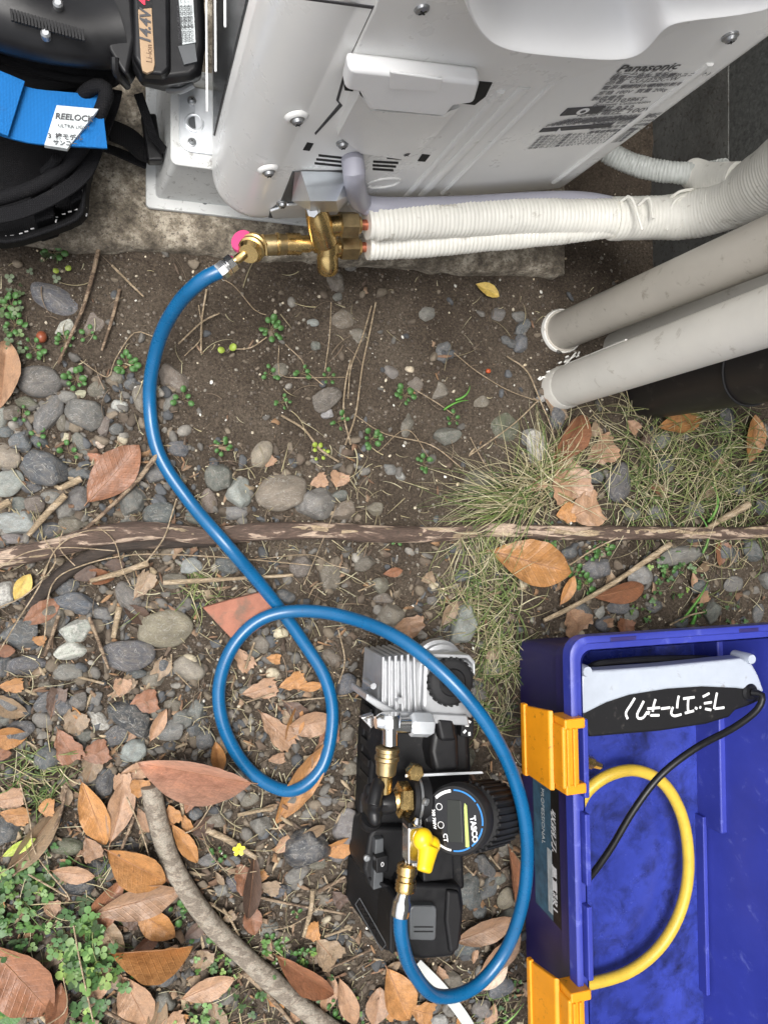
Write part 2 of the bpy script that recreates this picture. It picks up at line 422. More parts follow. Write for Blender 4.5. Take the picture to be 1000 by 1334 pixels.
# ================================================================== SETTING
# ground: one sheet, fine where the camera looks, coarse out to the horizon
far = [30, 15, 8, 4, 2.2, 1.5, 1.2]
gx = [-f for f in far] + [-.8, -.6] + list(np.arange(-.46, .86, .0036)) + [.95, 1.1] + far[::-1][2:]
gy = [-f for f in far] + [-.8] + list(np.arange(-.66, .42, .0036)) + [.5, .7, .9] + far[::-1]
gv = []; 
for y in gy:
    for x in gx:
        gv.append((x, y, gz(x, y) if abs(x) < 1.5 and abs(y) < 1.5 else 0))
nx = len(gx)
gf = [(j * nx + i, j * nx + i + 1, (j + 1) * nx + i + 1, (j + 1) * nx + i) for j in range(len(gy) - 1) for i in range(nx - 1)]
me = bpy.data.meshes.new('ground'); me.from_pydata(gv, [], gf); me.shade_smooth(); me.materials.append(SOIL)
go = bpy.data.objects.new('ground', me); COL.objects.link(go); tag(go, 'brown gravelly soil of the yard', kind='structure')

# concrete slab under the unit
mb = MB()
xs = np.linspace(-.5, .43, 150); rows = []
def edge(x): return .2285 + .0155 * (x + .02) / .44 + .0045 * noise.noise(Vector((x * 14, 0, 0))) + .0025 * noise.noise(Vector((x * 60, 5, 0)))
ys = [(0, -.06), (0.0, .006), (.002, .014), (.006, .018), (.012, .02)] + [(.02 + .012 * k, .021) for k in range(18)] + [(.5, .021), (1.2, .021)]
V = []
for dy, z in ys:
    for x in xs:
        e = edge(x); yy = e + dy
        V.append((x, yy, z + (.0018 * noise.noise(Vector((x * 22, yy * 22, 1))) + .0009 * noise.noise(Vector((x * 90, yy * 90, 1))) if z > 0 else 0)))
nxs = len(xs)
Fc = [(j * nxs + i, j * nxs + i + 1, (j + 1) * nxs + i + 1, (j + 1) * nxs + i) for j in range(len(ys) - 1) for i in range(nxs - 1)]
mb.add(V, Fc)
mb.prism([Vector(p) for p in ((.4298, .247, -.06), (.436, .247, -.06), (.436, 1.4, -.06), (.4298, 1.4, -.06))], [Vector(p) for p in ((.4298, .247, .017), (.436, .247, .013), (.436, 1.4, .013), (.4298, 1.4, .017))])
obj('concrete_slab', mb, SLAB, label='weathered pale concrete slab under the air conditioner', cat='concrete slab', kind='structure')

# house wall behind the unit
WX = P(849, 240, 0).x
wall = thing('house_wall', 'dark stuccoed house wall with grey concrete footing behind the outdoor unit', 'wall', (WX, .6, 0))
fz = H - WX * (-ray(948, 150).z) / ray(948, 150).x
mb = MB(); mb.box((WX + .15, 1.69, fz / 2 - .05), .3, 3.0, fz + .1); obj('footing', mb, FOUND, wall, bevel=.0008)
mb = MB(); mb.box((WX + .1508, 1.69, fz + 2.4), .3, 2.998, 4.8); obj('stucco_wall', mb, STUCCO, wall, bevel=.0008)
mb = MB(); mb.box((1.02, -.9, 2.2), .3, 4.2, 4.6); w2 = obj('rear_wall', mb, STUCCO, label='unseen tall dark stucco wall standing back to the right of the pipes', cat='wall')  # out of view; both walls extended tall to cut sky light
w2.name = 'side_wall'
# ================================================================== AIR CONDITIONER
ac = thing('air_conditioner_outdoor_unit', 'off-white air conditioner outdoor unit seen from above its service side', 'air conditioner', (UA.x, UA.y, .11))
TOPZ = .64
def corner(c, r, a0, a1, n): return [Vector((c.x + r * math.cos(R(a0 + (a1 - a0) * k / n)), c.y + r * math.sin(R(a0 + (a1 - a0) * k / n)), 0)) for k in range(n + 1)]
fx = .066
ang = math.degrees(math.atan2(an.y, an.x))
cA = Vector((fx + .033, 0, 0)); tA = ((UA - Vector((cA.x, 0, 0))).dot(an) - .033)
# centre of the rounded front corner: .033 inside both planes
cy = (UA.dot(an) - .033 - cA.x * an.x) / an.y; cA.y = cy
B2 = UB.copy(); B2.z = 0
cB = B2 - an * .02 - ax * .02
prof = [Vector((fx, 1.1, 0))] + corner(cA, .033, 180, 360 + ang, 12) + corner(cB, .02, 360 + ang, 360, 6) + [Vector((cB.x + .02, 1.1, 0))]
mb = MB(); zs = [.112, .110, .113, .12]
def ring(z, ins):
    out = []
    c = sum(prof, Vector()) / len(prof)
    for p in prof:
        d = (p - c); q = p - d.normalized() * ins; out.append(Vector((q.x, q.y, z)))
    return out
rings = [ring(.115, .02), ring(.110, .012), ring(.1105, .004), ring(.116, .0005), ring(.122, 0), ring(TOPZ - .01, 0), ring(TOPZ, .01)]
n = len(prof); V = [p for r_ in rings for p in r_]
Fc = [(j * n + i, j * n + (i + 1) % n, (j + 1) * n + (i + 1) % n, (j + 1) * n + i) for j in range(len(rings) - 1) for i in range(n)]
Fc += [tuple(range(n))[::-1], tuple(range((len(rings) - 1) * n, len(rings) * n))]
mb.add(V, Fc); obj('casing', mb, WHITE, ac, sm=30)
# service plate and its seam (a thin dark joint round it)
def plate(name, poly, o0, o1, mt, bevel=.0012, parent=ac, **k):
    m_ = MB(); m_.splate(poly, o0, o1); return obj(name, m_, mt, parent, bevel=bevel, **k)
plate('service_panel', [(490, 3), (488, 12), (453, 86), (700, 116), (800, 84), (900, 30), (1020, -60), (560, -110), (540, -60)], .0002, .0022, WHITE, .0012)
plate('panel_seam', [(386, -4), (489, 9), (454, 86), (441, 132), (446, 138), (411, 176), (410, 174), (442, 136), (438, 131), (451, 85), (485, 12), (388, -1)], .0, .0005, INK, 0)
# handle cover bulging out at the top, front sloping up and away
mb = MB()
low = [(598, -60), (604, 2), (614, 30), (632, 56), (662, 70), (730, 76), (800, 82), (832, 76), (850, 58), (866, 36), (892, 27), (1040, 16), (1075, -60)]
top_ = [S(u, v, .024) for u, v in low]
cc = S(800, -30, .024)
def inset(k, off): return [p + (cc - p) * k - an * off for p in top_]
rr = [inset(-.10, .026), inset(-.09, .0225), inset(-.05, .016), inset(-.012, .006), inset(0, .001), inset(.02, -.0010), inset(.07, .003), inset(.22, .016), inset(.5, .036)]
n = len(top_); V = [p for r_ in rr for p in r_]
Fc = [(j * n + i, j * n + (i + 1) % n, (j + 1) * n + (i + 1) % n, (j + 1) * n + i) for j in range(len(rr) - 1) for i in range(n)]
Fc += [tuple(range((len(rr) - 1) * n, len(rr) * n)), tuple(range(n))[::-1]]
mb.add(V, Fc); cv = obj('handle_cover', mb, WHITE2, ac, sm=70)
sb = cv.modifiers.new('s', 'SUBSURF'); sb.levels = 2; sb.render_levels = 2
# terminal cover
plate('cover_gap', [(449, 98), (456, 92), (641, 108), (632, 126), (618, 137), (449, 118)], .0, .0026, BLACK, 0)
t1 = plate('terminal_cover', [(455, 91), (626, 109), (618, 135), (592, 139), (579, 153), (480, 144), (468, 122), (449, 118)], .002, .012, WHITE2, .003)
plate('grip', [(508, 94), (577, 104), (571, 120), (507, 116)], .0119, .0135, WHITE2, .002, t1)
mb = MB()
a_ = [S(*q, .010) for q in [(468, 123), (480, 144), (580, 152), (598, 140)]] + [S(*q, .003) for q in [(560, 186), (543, 200), (524, 208), (470, 200), (440, 176)]]
a_ = [a_[0], a_[1], a_[2], a_[3], a_[4], a_[5], a_[6], a_[7], a_[8]]
c_ = S(520, 170, .0075); V = a_ + [c_] + [p - an * .011 for p in a_]
Fc = [(i, (i + 1) % 9, 9) for i in range(9)] + [(i, (i + 1) % 9, 10 + (i + 1) % 9, 10 + i) for i in range(9)]
mb.add(V, Fc); obj('terminal_cover_base', mb, WHITE, ac, sm=25)
def cv2(x, y): return (270 + x / 2.703, y / 2.703)
def bar(a, b, w_): # thin slot as a quadrilateral
    d = Vector((b[0] - a[0], b[1] - a[1])).normalized(); q = Vector((-d.y, d.x)) * w_ / 2
    return [(a[0] + q.x, a[1] + q.y), (b[0] + q.x, b[1] + q.y), (b[0] - q.x, b[1] - q.y), (a[0] - q.x, a[1] - q.y)]
for a, b in [((392, 548), (520, 562)), ((384, 562), (518, 576)), ((378, 576), (514, 590)), ((640, 545), (692, 549)), ((632, 556), (684, 561)), ((584, 570), (672, 575)), ((582, 583), (664, 588)), ((582, 596), (655, 601))]:
    plate('vent_slot', bar(cv2(*a), cv2(*b), 2.4), -.001, .0004, BLACK, 0)
plate('square_hole', [cv2(*q) for q in [(352, 503), (374, 507), (360, 532), (337, 529)]], -.001, .0004, BLACK, 0)
plate('square_hole', [cv2(*q) for q in [(756, 544), (784, 547), (766, 570), (740, 568)]], -.001, .0004, BLACK, 0)
# pressed ribs
def rib(pts, w0, h=.0022):
    m_ = MB(); c0 = curve([S(u, v, 0) for u, v in pts], .02)
    m_.tube(c0, lambda j, th: w0 / 2, 12)
    # flatten against the panel
    for i, p in enumerate(m_.v):
        d = (p - UA).dot(an); m_.v[i] = p - an * d + an * (d * h / (w0 / 2))
    obj('pressed_rib', m_, WHITE, ac, sm=60)
def vrib(u, v, w0, z1=.135):
    p = S(u, v, 0); c0 = [Vector((p.x, p.y, z1 + (p.z - z1) * k / 6)) for k in range(7)]
    m_ = MB(); m_.tube(c0, w0 / 2, 12)
    for i, p in enumerate(m_.v):
        d = (p - UA).dot(an); m_.v[i] = p - an * d + an * (d * .0022 / (w0 / 2))
    obj('pressed_rib', m_, WHITE, ac, sm=60)
vrib(652, 118, .006); vrib(684, 112, .009); vrib(735, 92, .004); vrib(924, 82, .006)
# sloped bottom hub behind the hoses
mb = MB(); hc_ = S(500, 238, .0); mb.tube([hc_ + ax * (.013 * math.cos(k * math.pi / 12)) + Vector((0, 0, .009 * math.sin(k * math.pi / 12))) for k in range(25)], .0012, 8); obj('pressed_ring', mb, WHITE, ac, sm=60)
def screw(u, v, r=.0042, boss=True, mt=SCREW, par=None, nrm=an, pt=None):
    par = par or ac
    c = pt if pt is not None else S(u, v, 0)
    if boss:
        b_ = MB(); b_.lathe(c - nrm * .001, c + nrm * .0014, [(0, r * 2.1), (.6, r * 1.9), (1, r * 1.45)], 24); obj('screw_boss', b_, WHITE, par)
    m_ = MB(); m_.lathe(c, c + nrm * .0042, [(0, r * 1.25), (.35, r * 1.25), (.4, r), (.8, r * .85), (1, r * .45)], 20); s_ = obj('screw', m_, mt, par)
    e = nrm.orthogonal().normalized(); f_ = nrm.cross(e)
    x_ = MB()
    for d1, d2 in ((e, f_), (f_, e)):
        Mx = Matrix((d1, d2, nrm)).transposed()
        x_.box(c + nrm * .0040, r * 1.0, r * .2, .0009, Mx)
    obj('cross_slot', x_, BLACK, s_)
for q in [(315, 415), (215, 600)]: screw(*cv2(*q), .0036)
for q in [(475, 500), (698, 525), (262, 712)]: screw(*cv2(*q), .0034, False)
screw(548, 5, .0040, False); screw(950, 46, .0040, False)
# name plate printing
up = Vector((0, 0, 1))
LO = .0006
INK2 = M('thin_grey_ink', (.13, .13, .14), .6)
def ln(body, u, v, size, bold=0, mt=INK2): text('label_print', body, S(u, v, LO), ax, up, size, mt, ac, .00005, bold=bold)
ln('Panasonic', 801, 94, .0115, .012, INK)
for body, u, v, sz in [('ルームエアコン', 797, 99, .0062), ('種類 一体形 室外機', 792, 104, .0058), ('(セパレート形室外ユニット)', 808, 104, .0054),
                       ('品番  CU-J222C-W', 787, 110, .0068), ('冷房用・暖房用兼用', 803, 116, .0056), ('電源 単相 50/60Hz', 781, 117, .006), ('定格 100V  質量 20kg', 776, 124, .006),
                       ('製造番号', 768, 131, .0062), ('5F2310386T', 775, 135, .0075), ('Panasonic Corporation', 770, 139, .005),
                       ('冷媒 R32', 762, 147, .0095), ('電源電圧 100V', 748, 152, .0095), ('設計圧力 高圧部 4.15MPa', 770, 159, .005),
                       ('配管接続 低圧部 2.21MPa', 768, 164, .005), ('屋外設置用 据付説明書', 766, 169, .005), ('漏電遮断器を設置のこと', 764, 174, .005)]:
    ln(body, u, v, sz)
def srect(u, v, w_, h):
    o = S(u, v, LO + .0001); q = [o, o + ax * w_, o + ax * w_ - up * h, o - up * h]
    return MB().prism([p - an * (LO + .0001) for p in q], q)
pl = obj('warning_plate', srect(739, 142, .030, .010), INK, ac)
m_ = MB(); c_ = S(739, 142, LO + .0001) + ax * .015 - up * .005; m_.lathe(c_, c_ + an * .0002, [(0, .0045), (1, .0045)], 20); obj('eye_mark', m_, WPRINT, pl)
m_ = MB(); m_.lathe(c_ + an * .0002, c_ + an * .0004, [(0, .002), (1, .002)], 12); obj('pupil_mark', m_, INK, pl)
for k in range(6): ln('お客様ご自身で据付工事をされ水漏れ火災', 735 - k * 5.2, 158 + k * 1.4 + 0, .0042)
wp = obj('warning_strip', srect(707, 168, .058, .0055), INK, ac)
m_ = MB(); m_.splate([(722, 174), (731, 174.7), (729, 167)], 0, LO + .0003); obj('warning_triangle', m_, WPRINT, wp)
for k in range(5): ln('本体の上に乗らないでください 感電注意', 700 - k * 3.6, 180 + k * 3.6, .0046)
# fan guard wires along the front
for z in (.228, .277, .322, .364, .406, .45, .495, .54, .585):
    m_ = MB(); m_.tube(curve([Vector((.0515, .2545, z)), Vector((.051, .40, z)), Vector((.051, 1.0, z))], .02), .00065, 8)
    obj('fan_guard_wire', m_, WHITE2, ac)
for y in (.52, .78):
    m_ = MB(); m_.tube([Vector((.050, y, .2)), Vector((.050, y, .6))], .0014, 8)
    for zz in (.23, .41, .585): m_.tube([Vector((.050, y, zz)), Vector((.067, y, zz))], .0014, 8)
    obj('fan_guard_upright', m_, WHITE2, ac)
m_ = MB(); m_.box((.0655, .67, .37), .002, .78, .46); obj('fan_opening', m_, M('dark_fan_opening', (.05, .052, .055), .25, .3, var=.5, vs=30), ac, bevel=.0006)
# valve bracket
plate('painted_recess', [(381, 224), (458, 222), (449, 262), (446, 283), (350, 284), (352, 274), (366, 262)], -.001, .0006, DGREY, 0)  # flat dark plate; the recess is not cut, its shade is in the colour
mb = MB()
q = [S(392, 223, .001), S(456, 224, .001), S(438, 262, .026), S(404, 262, .026)]
q2 = [S(384, 224, .0007), S(380, 262, .004), S(404, 276, .018), S(440, 276, .018), S(463, 250, .004), S(461, 230, .0007)]
mb.add(q + q2, [(0, 1, 2, 3), (0, 3, 5, 4), (3, 6, 5), (3, 2, 7, 6), (2, 1, 9, 8), (2, 8, 7)]); obj('valve_bracket', mb, M('bright_flared_steel', (.80, .84, .88), .30, .85, var=.06, vs=40), ac, sm=20)
plate('bracket_plate', [(352, 276), (375, 268), (470, 262), (470, 280), (356, 286)], .0007, .003, ZINC, .001)
plate('bracket_cable_guard', [(452, 268), (470, 252), (476, 262), (462, 279)], .003, .0045, WHITE2, .0005)

# ================================================================== FEET
ft = thing('plastic_plinth', 'white plastic plinth foot under the front of the outdoor unit', 'plinth', P(250, 200, .02))
x0, y0 = P(190, 273, .02).x, P(190, 273, .02).y
def rr_(x0, y0, x1, y1, r, z, n=5):
    out = []
    for cx, cy_, a in ((x1 - r, y0 + r, -90), (x1 - r, y1 - r, 0), (x0 + r, y1 - r, 90), (x0 + r, y0 + r, 180)):
        for k in range(n + 1):
            t = R(a + 90 * k / n); out.append(Vector((cx + r * math.cos(t), cy_ + r * math.sin(t), z)))
    return out
mb = MB(); mb.prism(rr_(x0, y0, .31, y0 + .125, .004, .0215), rr_(x0, y0, .31, y0 + .125, .004, .026)); obj('flange', mb, FOOT, ft, bevel=.001)
tx0, ty0 = P(229, 214, .1).x, P(229, 214, .1).y
mb = MB(); mb.prism(rr_(x0 + .008, y0 + .009, .30, y0 + .116, .004, .0255), rr_(tx0 - .002, ty0 + .002, .297, ty0 + .062, .005, .096)); obj('body', mb, FOOT, ft)
mb = MB(); mb.prism(rr_(tx0 - .004, ty0, .30, ty0 + .064, .006, .096), rr_(tx0 - .004, ty0, .30, ty0 + .064, .006, .1)); obj('top_plate', mb, FOOT, ft, bevel=.0015)
pa, pb = P(233, 197, .1), P(306, 124, .1)
mb = MB(); mb.prism(rr_(pa.x, pa.y, pb.x, pb.y, .010, .1002), rr_(pa.x, pa.y, pb.x, pb.y, .010, .1022)); pad = obj('bolt_pad', mb, ZINC, ft, bevel=.0007)
for u, v in ((253, 160), (289, 160)):
    c = P(u, v, .1022); m_ = MB(); N = 24
    for k in range(N):
        t0, t1_ = 2 * math.pi * k / N, 2 * math.pi * (k + 1) / N
    m_.tube([c + Vector((.0062 * math.cos(2 * math.pi * k / 24), .0062 * math.sin(2 * math.pi * k / 24), 0)) for k in range(25)], .0016, 8); obj('slot_rim', m_, ZINC, pad)
    m_ = MB(); m_.lathe(c, c + Vector((0, 0, .0005)), [(0, .0045), (1, .0045)], 16); obj('bolt_hole', m_, DGREY, pad)
for u, v in ((250, 132), (250, 186), (293, 186), (293, 134)):
    screw(0, 0, .0027, False, SCREW, ft, Vector((0, 0, 1)), P(u, v, .1022))
c = P(267, 263, .026); m_ = MB(); m_.lathe(c - Vector((0, 0, .001)), c + Vector((0, 0, .0006)), [(0, .0024), (1, .0024)], 16); obj('anchor_hole', m_, DGREY, ft)
mb = MB(); mb.pprism([(253, 126), (262, 126), (266, 150), (258, 200), (254, 150)], .1022, .1036); obj('clip', mb, ZINC, pad)
ft2 = thing('plastic_plinth', 'rear white plastic plinth hidden under the far end of the outdoor unit', 'plinth', (.25, .9, .02))
mb = MB(); mb.prism(rr_(x0, .84, .47, .96, .004, .0215), rr_(x0 + .02, .86, .455, .94, .004, .1)); obj('body', mb, FOOT, ft2, bevel=.001)

# ================================================================== VALVES AND HOSES
vz = .135
va = thing('service_valve', 'brass service valve pair with hex nuts under the outdoor unit', 'valve', P(425, 300, vz))
def part_l(name, par, mt, p0, p1, prof, n=24, **k):
    m_ = MB(); m_.lathe(p0, p1, prof, n, k.pop('knurl', 0), k.pop('rot', 0)); return obj(name, m_, mt, par, **k)
pa, pb = P(406, 255, .165), P(424, 318, .13)
part_l('upper_body', va, BRASS, pa, pb, [(0, .0065), (.04, .0078), (.28, .0078), (.34, .0088), (.6, .0102), (.95, .0098), (1, .008)])
part_l('lower_body', va, BRASS, P(426, 312, .128), P(427, 355, .108), [(0, .0078), (.05, .0094), (.33, .0094), (.36, .0080), (.45, .0080), (.5, .0087), (.92, .0087), (1, .0072)])
c = P(408, 270, .172); part_l('cap_screw', va, CHROME, c, c + Vector((-.002, -.006, .006)), [(0, .0055), (.75, .0055), (1, .004)], 6)
for (v0, z, dz) in ((293, .142, 0), (322, .112, 0)):
    part_l('valve_branch', va, BRASS, P(425, v0 + 2, z), P(447, v0, z), [(0, .008), (1, .008)])
    part_l('flare_nut', va, BRASSD, P(441, v0, z), P(466, v0, z), [(0, .0085), (.08, .0104), (.92, .0104), (1, .0084)], 6, rot=.2)
    part_l('nut_collar', va, BRASS, P(464, v0, z), P(469, v0, z), [(0, .0075), (1, .0065)])
part_l('service_port', va, BRASS, P(422, 317, .12), P(385, 318, .12), [(0, .0075), (.35, .0075), (.36, .006), (.5, .006), (.52, .0068), (1, .0065)])
text('forge_mark', '3/8', P(410, 293, .152), (1, 0, 0), (0, 1, .3), .008, BRASSD, va, .0003)
for v0, z in ((293, .142), (322, .112)):
    m_ = MB(); m_.tube(curve([P(462, v0, z), P(480, v0, z), P(500, v0, z)], .01), .0042, 12)
    tag(obj('copper_pipe', m_, COPPER), ('upper' if v0 < 300 else 'lower') + ' bare copper pipe end between brass nut and ivory hose', 'pipe')
cp = thing('charging_coupler', 'knurled brass coupler with elbow joining the blue hose to the valve', 'coupler', P(350, 318, .12))
part_l('knurled_sleeve', cp, BRASS, P(391, 318, .12), P(373, 318, .12), [(i / 6, .0082) for i in range(7)], 28, knurl=.0004)
part_l('coupler_body', cp, BRASSD, P(374, 318, .12), P(337, 320, .12), [(0, .0078), (.3, .0085), (.32, .0072), (.4, .0072), (.42, .0082), (.55, .0082), (1, .0078)])
part_l('coupler_ring', cp, BRASS, P(363, 318, .12), P(360, 318, .12), [(0, .0088), (1, .0088)])
part_l('end_nut', cp, BRASS, P(346, 319, .12), P(334, 321, .12), [(0, .008), (.2, .0095), (.5, .0088), (.8, .0095), (1, .008)], 6)
c = P(327, 325, .122)
part_l('ring_stack', cp, BRASS, c + Vector((.004, .006, -.004)), c + Vector((-.003, -.006, .007)), [(0, .008), (.1, .0105), (.25, .0105), (.3, .009), (.4, .009), (.45, .0105), (.6, .0105), (.65, .009), (.75, .0095), (1, .0075)])
m_ = MB(); m_.tube(curve([c, P(318, 331, .126), P(309, 338, .122)], .003), .0037, 12); obj('elbow', m_, BRASS, cp)
m_ = MB(); cc2 = P(318, 317, .118)
m_.lathe(cc2, cc2 + Vector((-.003, .001, .004)), [(0, .0085), (.5, .0095), (1, .0085)], 20); tag(obj('gasket', m_, PINK, cp), 'magenta plastic gasket')

def tape_tube(name, pts, rad, period, amp, mt, par, n=28, squash=1.0, seed=0, step=.0008):
    c0 = curve(pts, step); L = [0]
    for a, b in zip(c0, c0[1:]): L.append(L[-1] + (b - a).length)
    tot = L[-1]
    def rf(j, th):
        s = L[j] / tot; r = rad(s) if callable(rad) else rad
        ph = (L[j] + .0006 * math.sin(th + seed)) / period + .12 * noise.noise(Vector((L[j] * 40, seed, th * .2)))
        fr = ph - math.floor(ph)
        bum = .35 * amp * noise.noise(Vector((L[j] * 90 + seed, math.cos(th), math.sin(th)))) * 2
        return r + amp * (fr if fr < .8 else (1 - fr) * 4) + bum + .02 * r * noise.noise(Vector((L[j] * 25, seed * 3, math.cos(th))))
    m_ = MB(); m_.tube(c0, rf, n, squash); return obj(name, m_, mt, par, sm=60)
th_ = thing('insulated_hose_bundle', 'ivory tape-wrapped refrigerant hose bundle rising to the right', 'hose', P(700, 290, .13))
tape_tube('upper_hose', [P(477, 290, .142), P(520, 287, .142), P(600, 284, .14), P(680, 281, .14), P(760, 283, .142), P(815, 283, .146)], lambda s: .0146 if s > .03 else .0125, .0037, .0008, TAPE, th_, seed=1)
tape_tube('lower_hose', [P(478, 318, .118), P(540, 316, .12), P(620, 309, .124), P(700, 302, .13), P(770, 294, .138), P(810, 288, .142)], lambda s: .0122, .0037, .0008, TAPE, th_, seed=2)
tape_tube('wrapped_trunk', [P(795, 285, .142), P(840, 284, .145), P(885, 282, .155), P(925, 273, .175), P(960, 258, .20), P(1000, 235, .235), P(1050, 200, .28), P(1110, 150, .34), P(1180, 60, .42)],
          lambda s: .0180 + .0085 * min(1, max(0, s - .12) * 2.6), .0038, .0007, TAPE, th_, n=32, squash=1.0, seed=3, step=.0009)
# loose tape lap
for k, (a, b, c_) in enumerate([((808, 262), (822, 258), (836, 300)), ((868, 262), (884, 250), (905, 246)), ((868, 300), (878, 262), (912, 250)), ((830, 268), (845, 258), (850, 285))]):
    m_ = MB(); m_.tube(curve([P(*a, .158 + .001 * k), P(*b, .168), P(*c_, .170)], .003), lambda j, th: .0013, 8)
    obj('tape_crease', m_, TAPE, th_)
tape_tube('side_branch', [P(900, 226, .16), P(925, 232, .18), P(960, 232, .21)], lambda s: .0125, .0034, .0007, TAPE, th_, seed=5)
dh = thing('drain_hose', 'pale grey corrugated drain hose coming from behind the outdoor unit', 'hose', P(850, 225, .12))
tape_tube('corrugated_tube', [P(760, 170, .12), P(795, 200, .13), P(830, 216, .14), P(870, 224, .155), P(910, 226, .17), P(945, 222, .19)], .0088, .0030, .0012, DRAIN, dh, seed=7)
m_ = MB(); m_.tube(curve([S(459, 196, -.010), S(459, 208, .002), S(461, 222, .010), S(463, 245, .012), P(472, 264, .150), P(500, 270, .150), P(600, 268, .145), P(700, 262, .142), P(760, 262, .14), P(815, 272, .14)], .004), .0078, 18)
tag(obj('power_cable', m_, CABLEG), 'smooth lavender grey cable dropping from the unit and running behind the ivory hoses', 'cable')

# ================================================================== PIPES
def pipe(name, u, v, r, u2, v2, mt, label, zt=1.3, extra=None):
    a = P(u, v, -.03); x = P(u, v, 0); z2 = H - x.x * (-ray(u2, v2).z) / ray(u2, v2).x; b = P(u2, v2, z2); d = (b - x).normalized()
    t = thing(name, label, 'pipe', x)
    m_ = MB(); m_.lathe(x - d * .03, x + d * zt, [(0, r)] + [(k / 30, r) for k in range(1, 30)] + [(1, r)], 40); obj('tube', m_, mt, t)
    return t, x, d
t, x, d = pipe('drain_pipe', 731, 432, .0195, 1000, 318, PVC, 'upper taupe drain pipe with white ring at its foot')
m_ = MB(); R0, R1 = .0238, .0210
m_.lathe(x - d * .02, x + d * .004, [(0, R0), (.9, R0), (1, R0 - .001)], 40); obj('socket', m_, PVCW, t)
m_ = MB(); m_.lathe(x + d * .0036, x + d * .0046, [(0, R1 + .001), (1, R1)], 40); obj('socket_mouth', m_, PVC, t)
t, x, d = pipe('drain_pipe', 728, 507, .0215, 1000, 412, PVC2, 'lower pale beige drain pipe standing nearest to the grass')
m_ = MB(); m_.lathe(x - d * .02, x + d * .02, [(0, .0225), (.9, .0225), (1, .0216)], 40); obj('coupling', m_, PVC2, t)
s1 = d.cross(Vector((0, 1, 0))).normalized()
m_ = MB(); m_.tube([x + d * .03 + Vector((-.006, .0205, 0)), x + d * .13 + Vector((-.008, .0202, 0))], .0011, 8); obj('painted_highlight', m_, PVCW, t)  # pale line painting in the highlight along the pipe's upper side
pipe('drain_pipe', 800, 452, .015, 1000, 368, PVC2, 'thin beige pipe squeezed between the two larger drain pipes')
t, x, d = pipe('downpipe', 848, 502, .0365, 1000, 470, PVCB, 'thick black-brown downpipe beside the pale drain pipes')
m_ = MB(); cc3 = x + d * .155
m_.tube([cc3 + Vector((.0375 * math.cos(k * math.pi / 20), .0375 * math.sin(k * math.pi / 20), .012 * math.sin(k * math.pi / 20))) for k in range(41)], .0011, 8); obj('wire_tie', m_, RUB, t)
m_ = MB()
for k in range(16):
    c = G(700 + k * 3.3 + rnd.uniform(-3, 3), 497 - k * 2.4 + rnd.uniform(-5, 5), .004); m_.box(c, .004, .0015, .0012, Matrix.Rotation(rnd.uniform(.2, 1.1), 3, 'Z'))
m_.tube(curve([G(712, 497, .006), G(728, 478, .010), G(742, 462, .010)], .004), .0009, 6); m_.tube(curve([G(716, 500, .006), G(734, 478, .009)], .004), .0006, 6)
tag(obj('mortar_flakes', m_, PVCW), 'white mortar flakes and wire strands between the feet of the two drain pipes', 'debris', kind='stuff')

# ================================================================== BLUE HOSE
hp = [((289, 352), .118), ((262, 366), .112), ((230, 399), .085), ((206, 448), .045), ((195, 515), .014), ((206, 588), .011), ((246, 652), .016), ((298, 713), .030), ((348, 772), .017), ((392, 832), .012), ((424, 885), .012),
      ((433, 938), .012), ((419, 1000), .012), ((379, 1030), .012), ((330, 1008), .012), ((296, 958), .013), ((285, 902), .014), ((300, 848), .018), ((336, 809), .022), ((385, 796), .030), ((448, 803), .055), ((520, 832), .100), ((588, 888), .128),
      ((640, 953), .135), ((672, 1022), .130), ((686, 1095), .118), ((681, 1172), .100), ((657, 1240), .085), ((616, 1287), .085), ((568, 1297), .095), ((536, 1263), .115), ((523, 1222), .128), ((521, 1190), .130)]
hose = thing('charging_hose', 'bright blue rubber charging hose looping from the valve to the vacuum pump', 'hose', G(355, 900))
m_ = MB(); m_.tube(curve([P(u, v, z) for (u, v), z in hp], .005), .0059, 20); obj('rubber_tube', m_, HOSE, hose, sm=60)
part_l('crimp_ferrule', hose, CHROME, P(285, 356, .118), P(306, 339, .120), [(0, .0068), (.08, .0074), (.42, .0074), (.46, .0066), (.54, .0066), (.58, .0074), (.9, .0072), (1, .005)], 8)
part_l('crimp_ferrule', hose, CHROME, P(521, 1193, .130), P(526, 1163, .130), [(0, .0072), (.1, .0076), (.6, .0074), (.7, .0062), (1, .0050)], 16)

# ================================================================== VACUUM PUMP
pu = thing('vacuum_pump', 'black battery-powered vacuum pump with aluminium head and round digital gauge', 'vacuum pump', G(540, 1040))
def pp(name, poly, z0, z1, mt, bevel=.002, par=None, taper=1.0, sm=35):
    m_ = MB(); m_.pprism(poly, z0, z1, taper); return obj(name, m_, mt, par or pu, bevel=bevel, sm=sm)
pp('base_tray', [(484, 846), (600, 850), (612, 960), (612, 1100), (480, 1105), (468, 1055), (472, 960)], .004, .022, BLK, .003)
pp('lower_housing', [(492, 852), (606, 860), (614, 1000), (602, 1080), (487, 1080), (478, 1045), (486, 960)], .02, .05, BLK, .004)
for k in range(7):
    pp('side_rib', [(484 - k * .8 , 880 + k * 22), (487 - k * .8, 880 + k * 22), (486 - k * .8, 890 + k * 22), (483 - k * .8, 890 + k * 22)], .02, .048, BLKS, .0005)
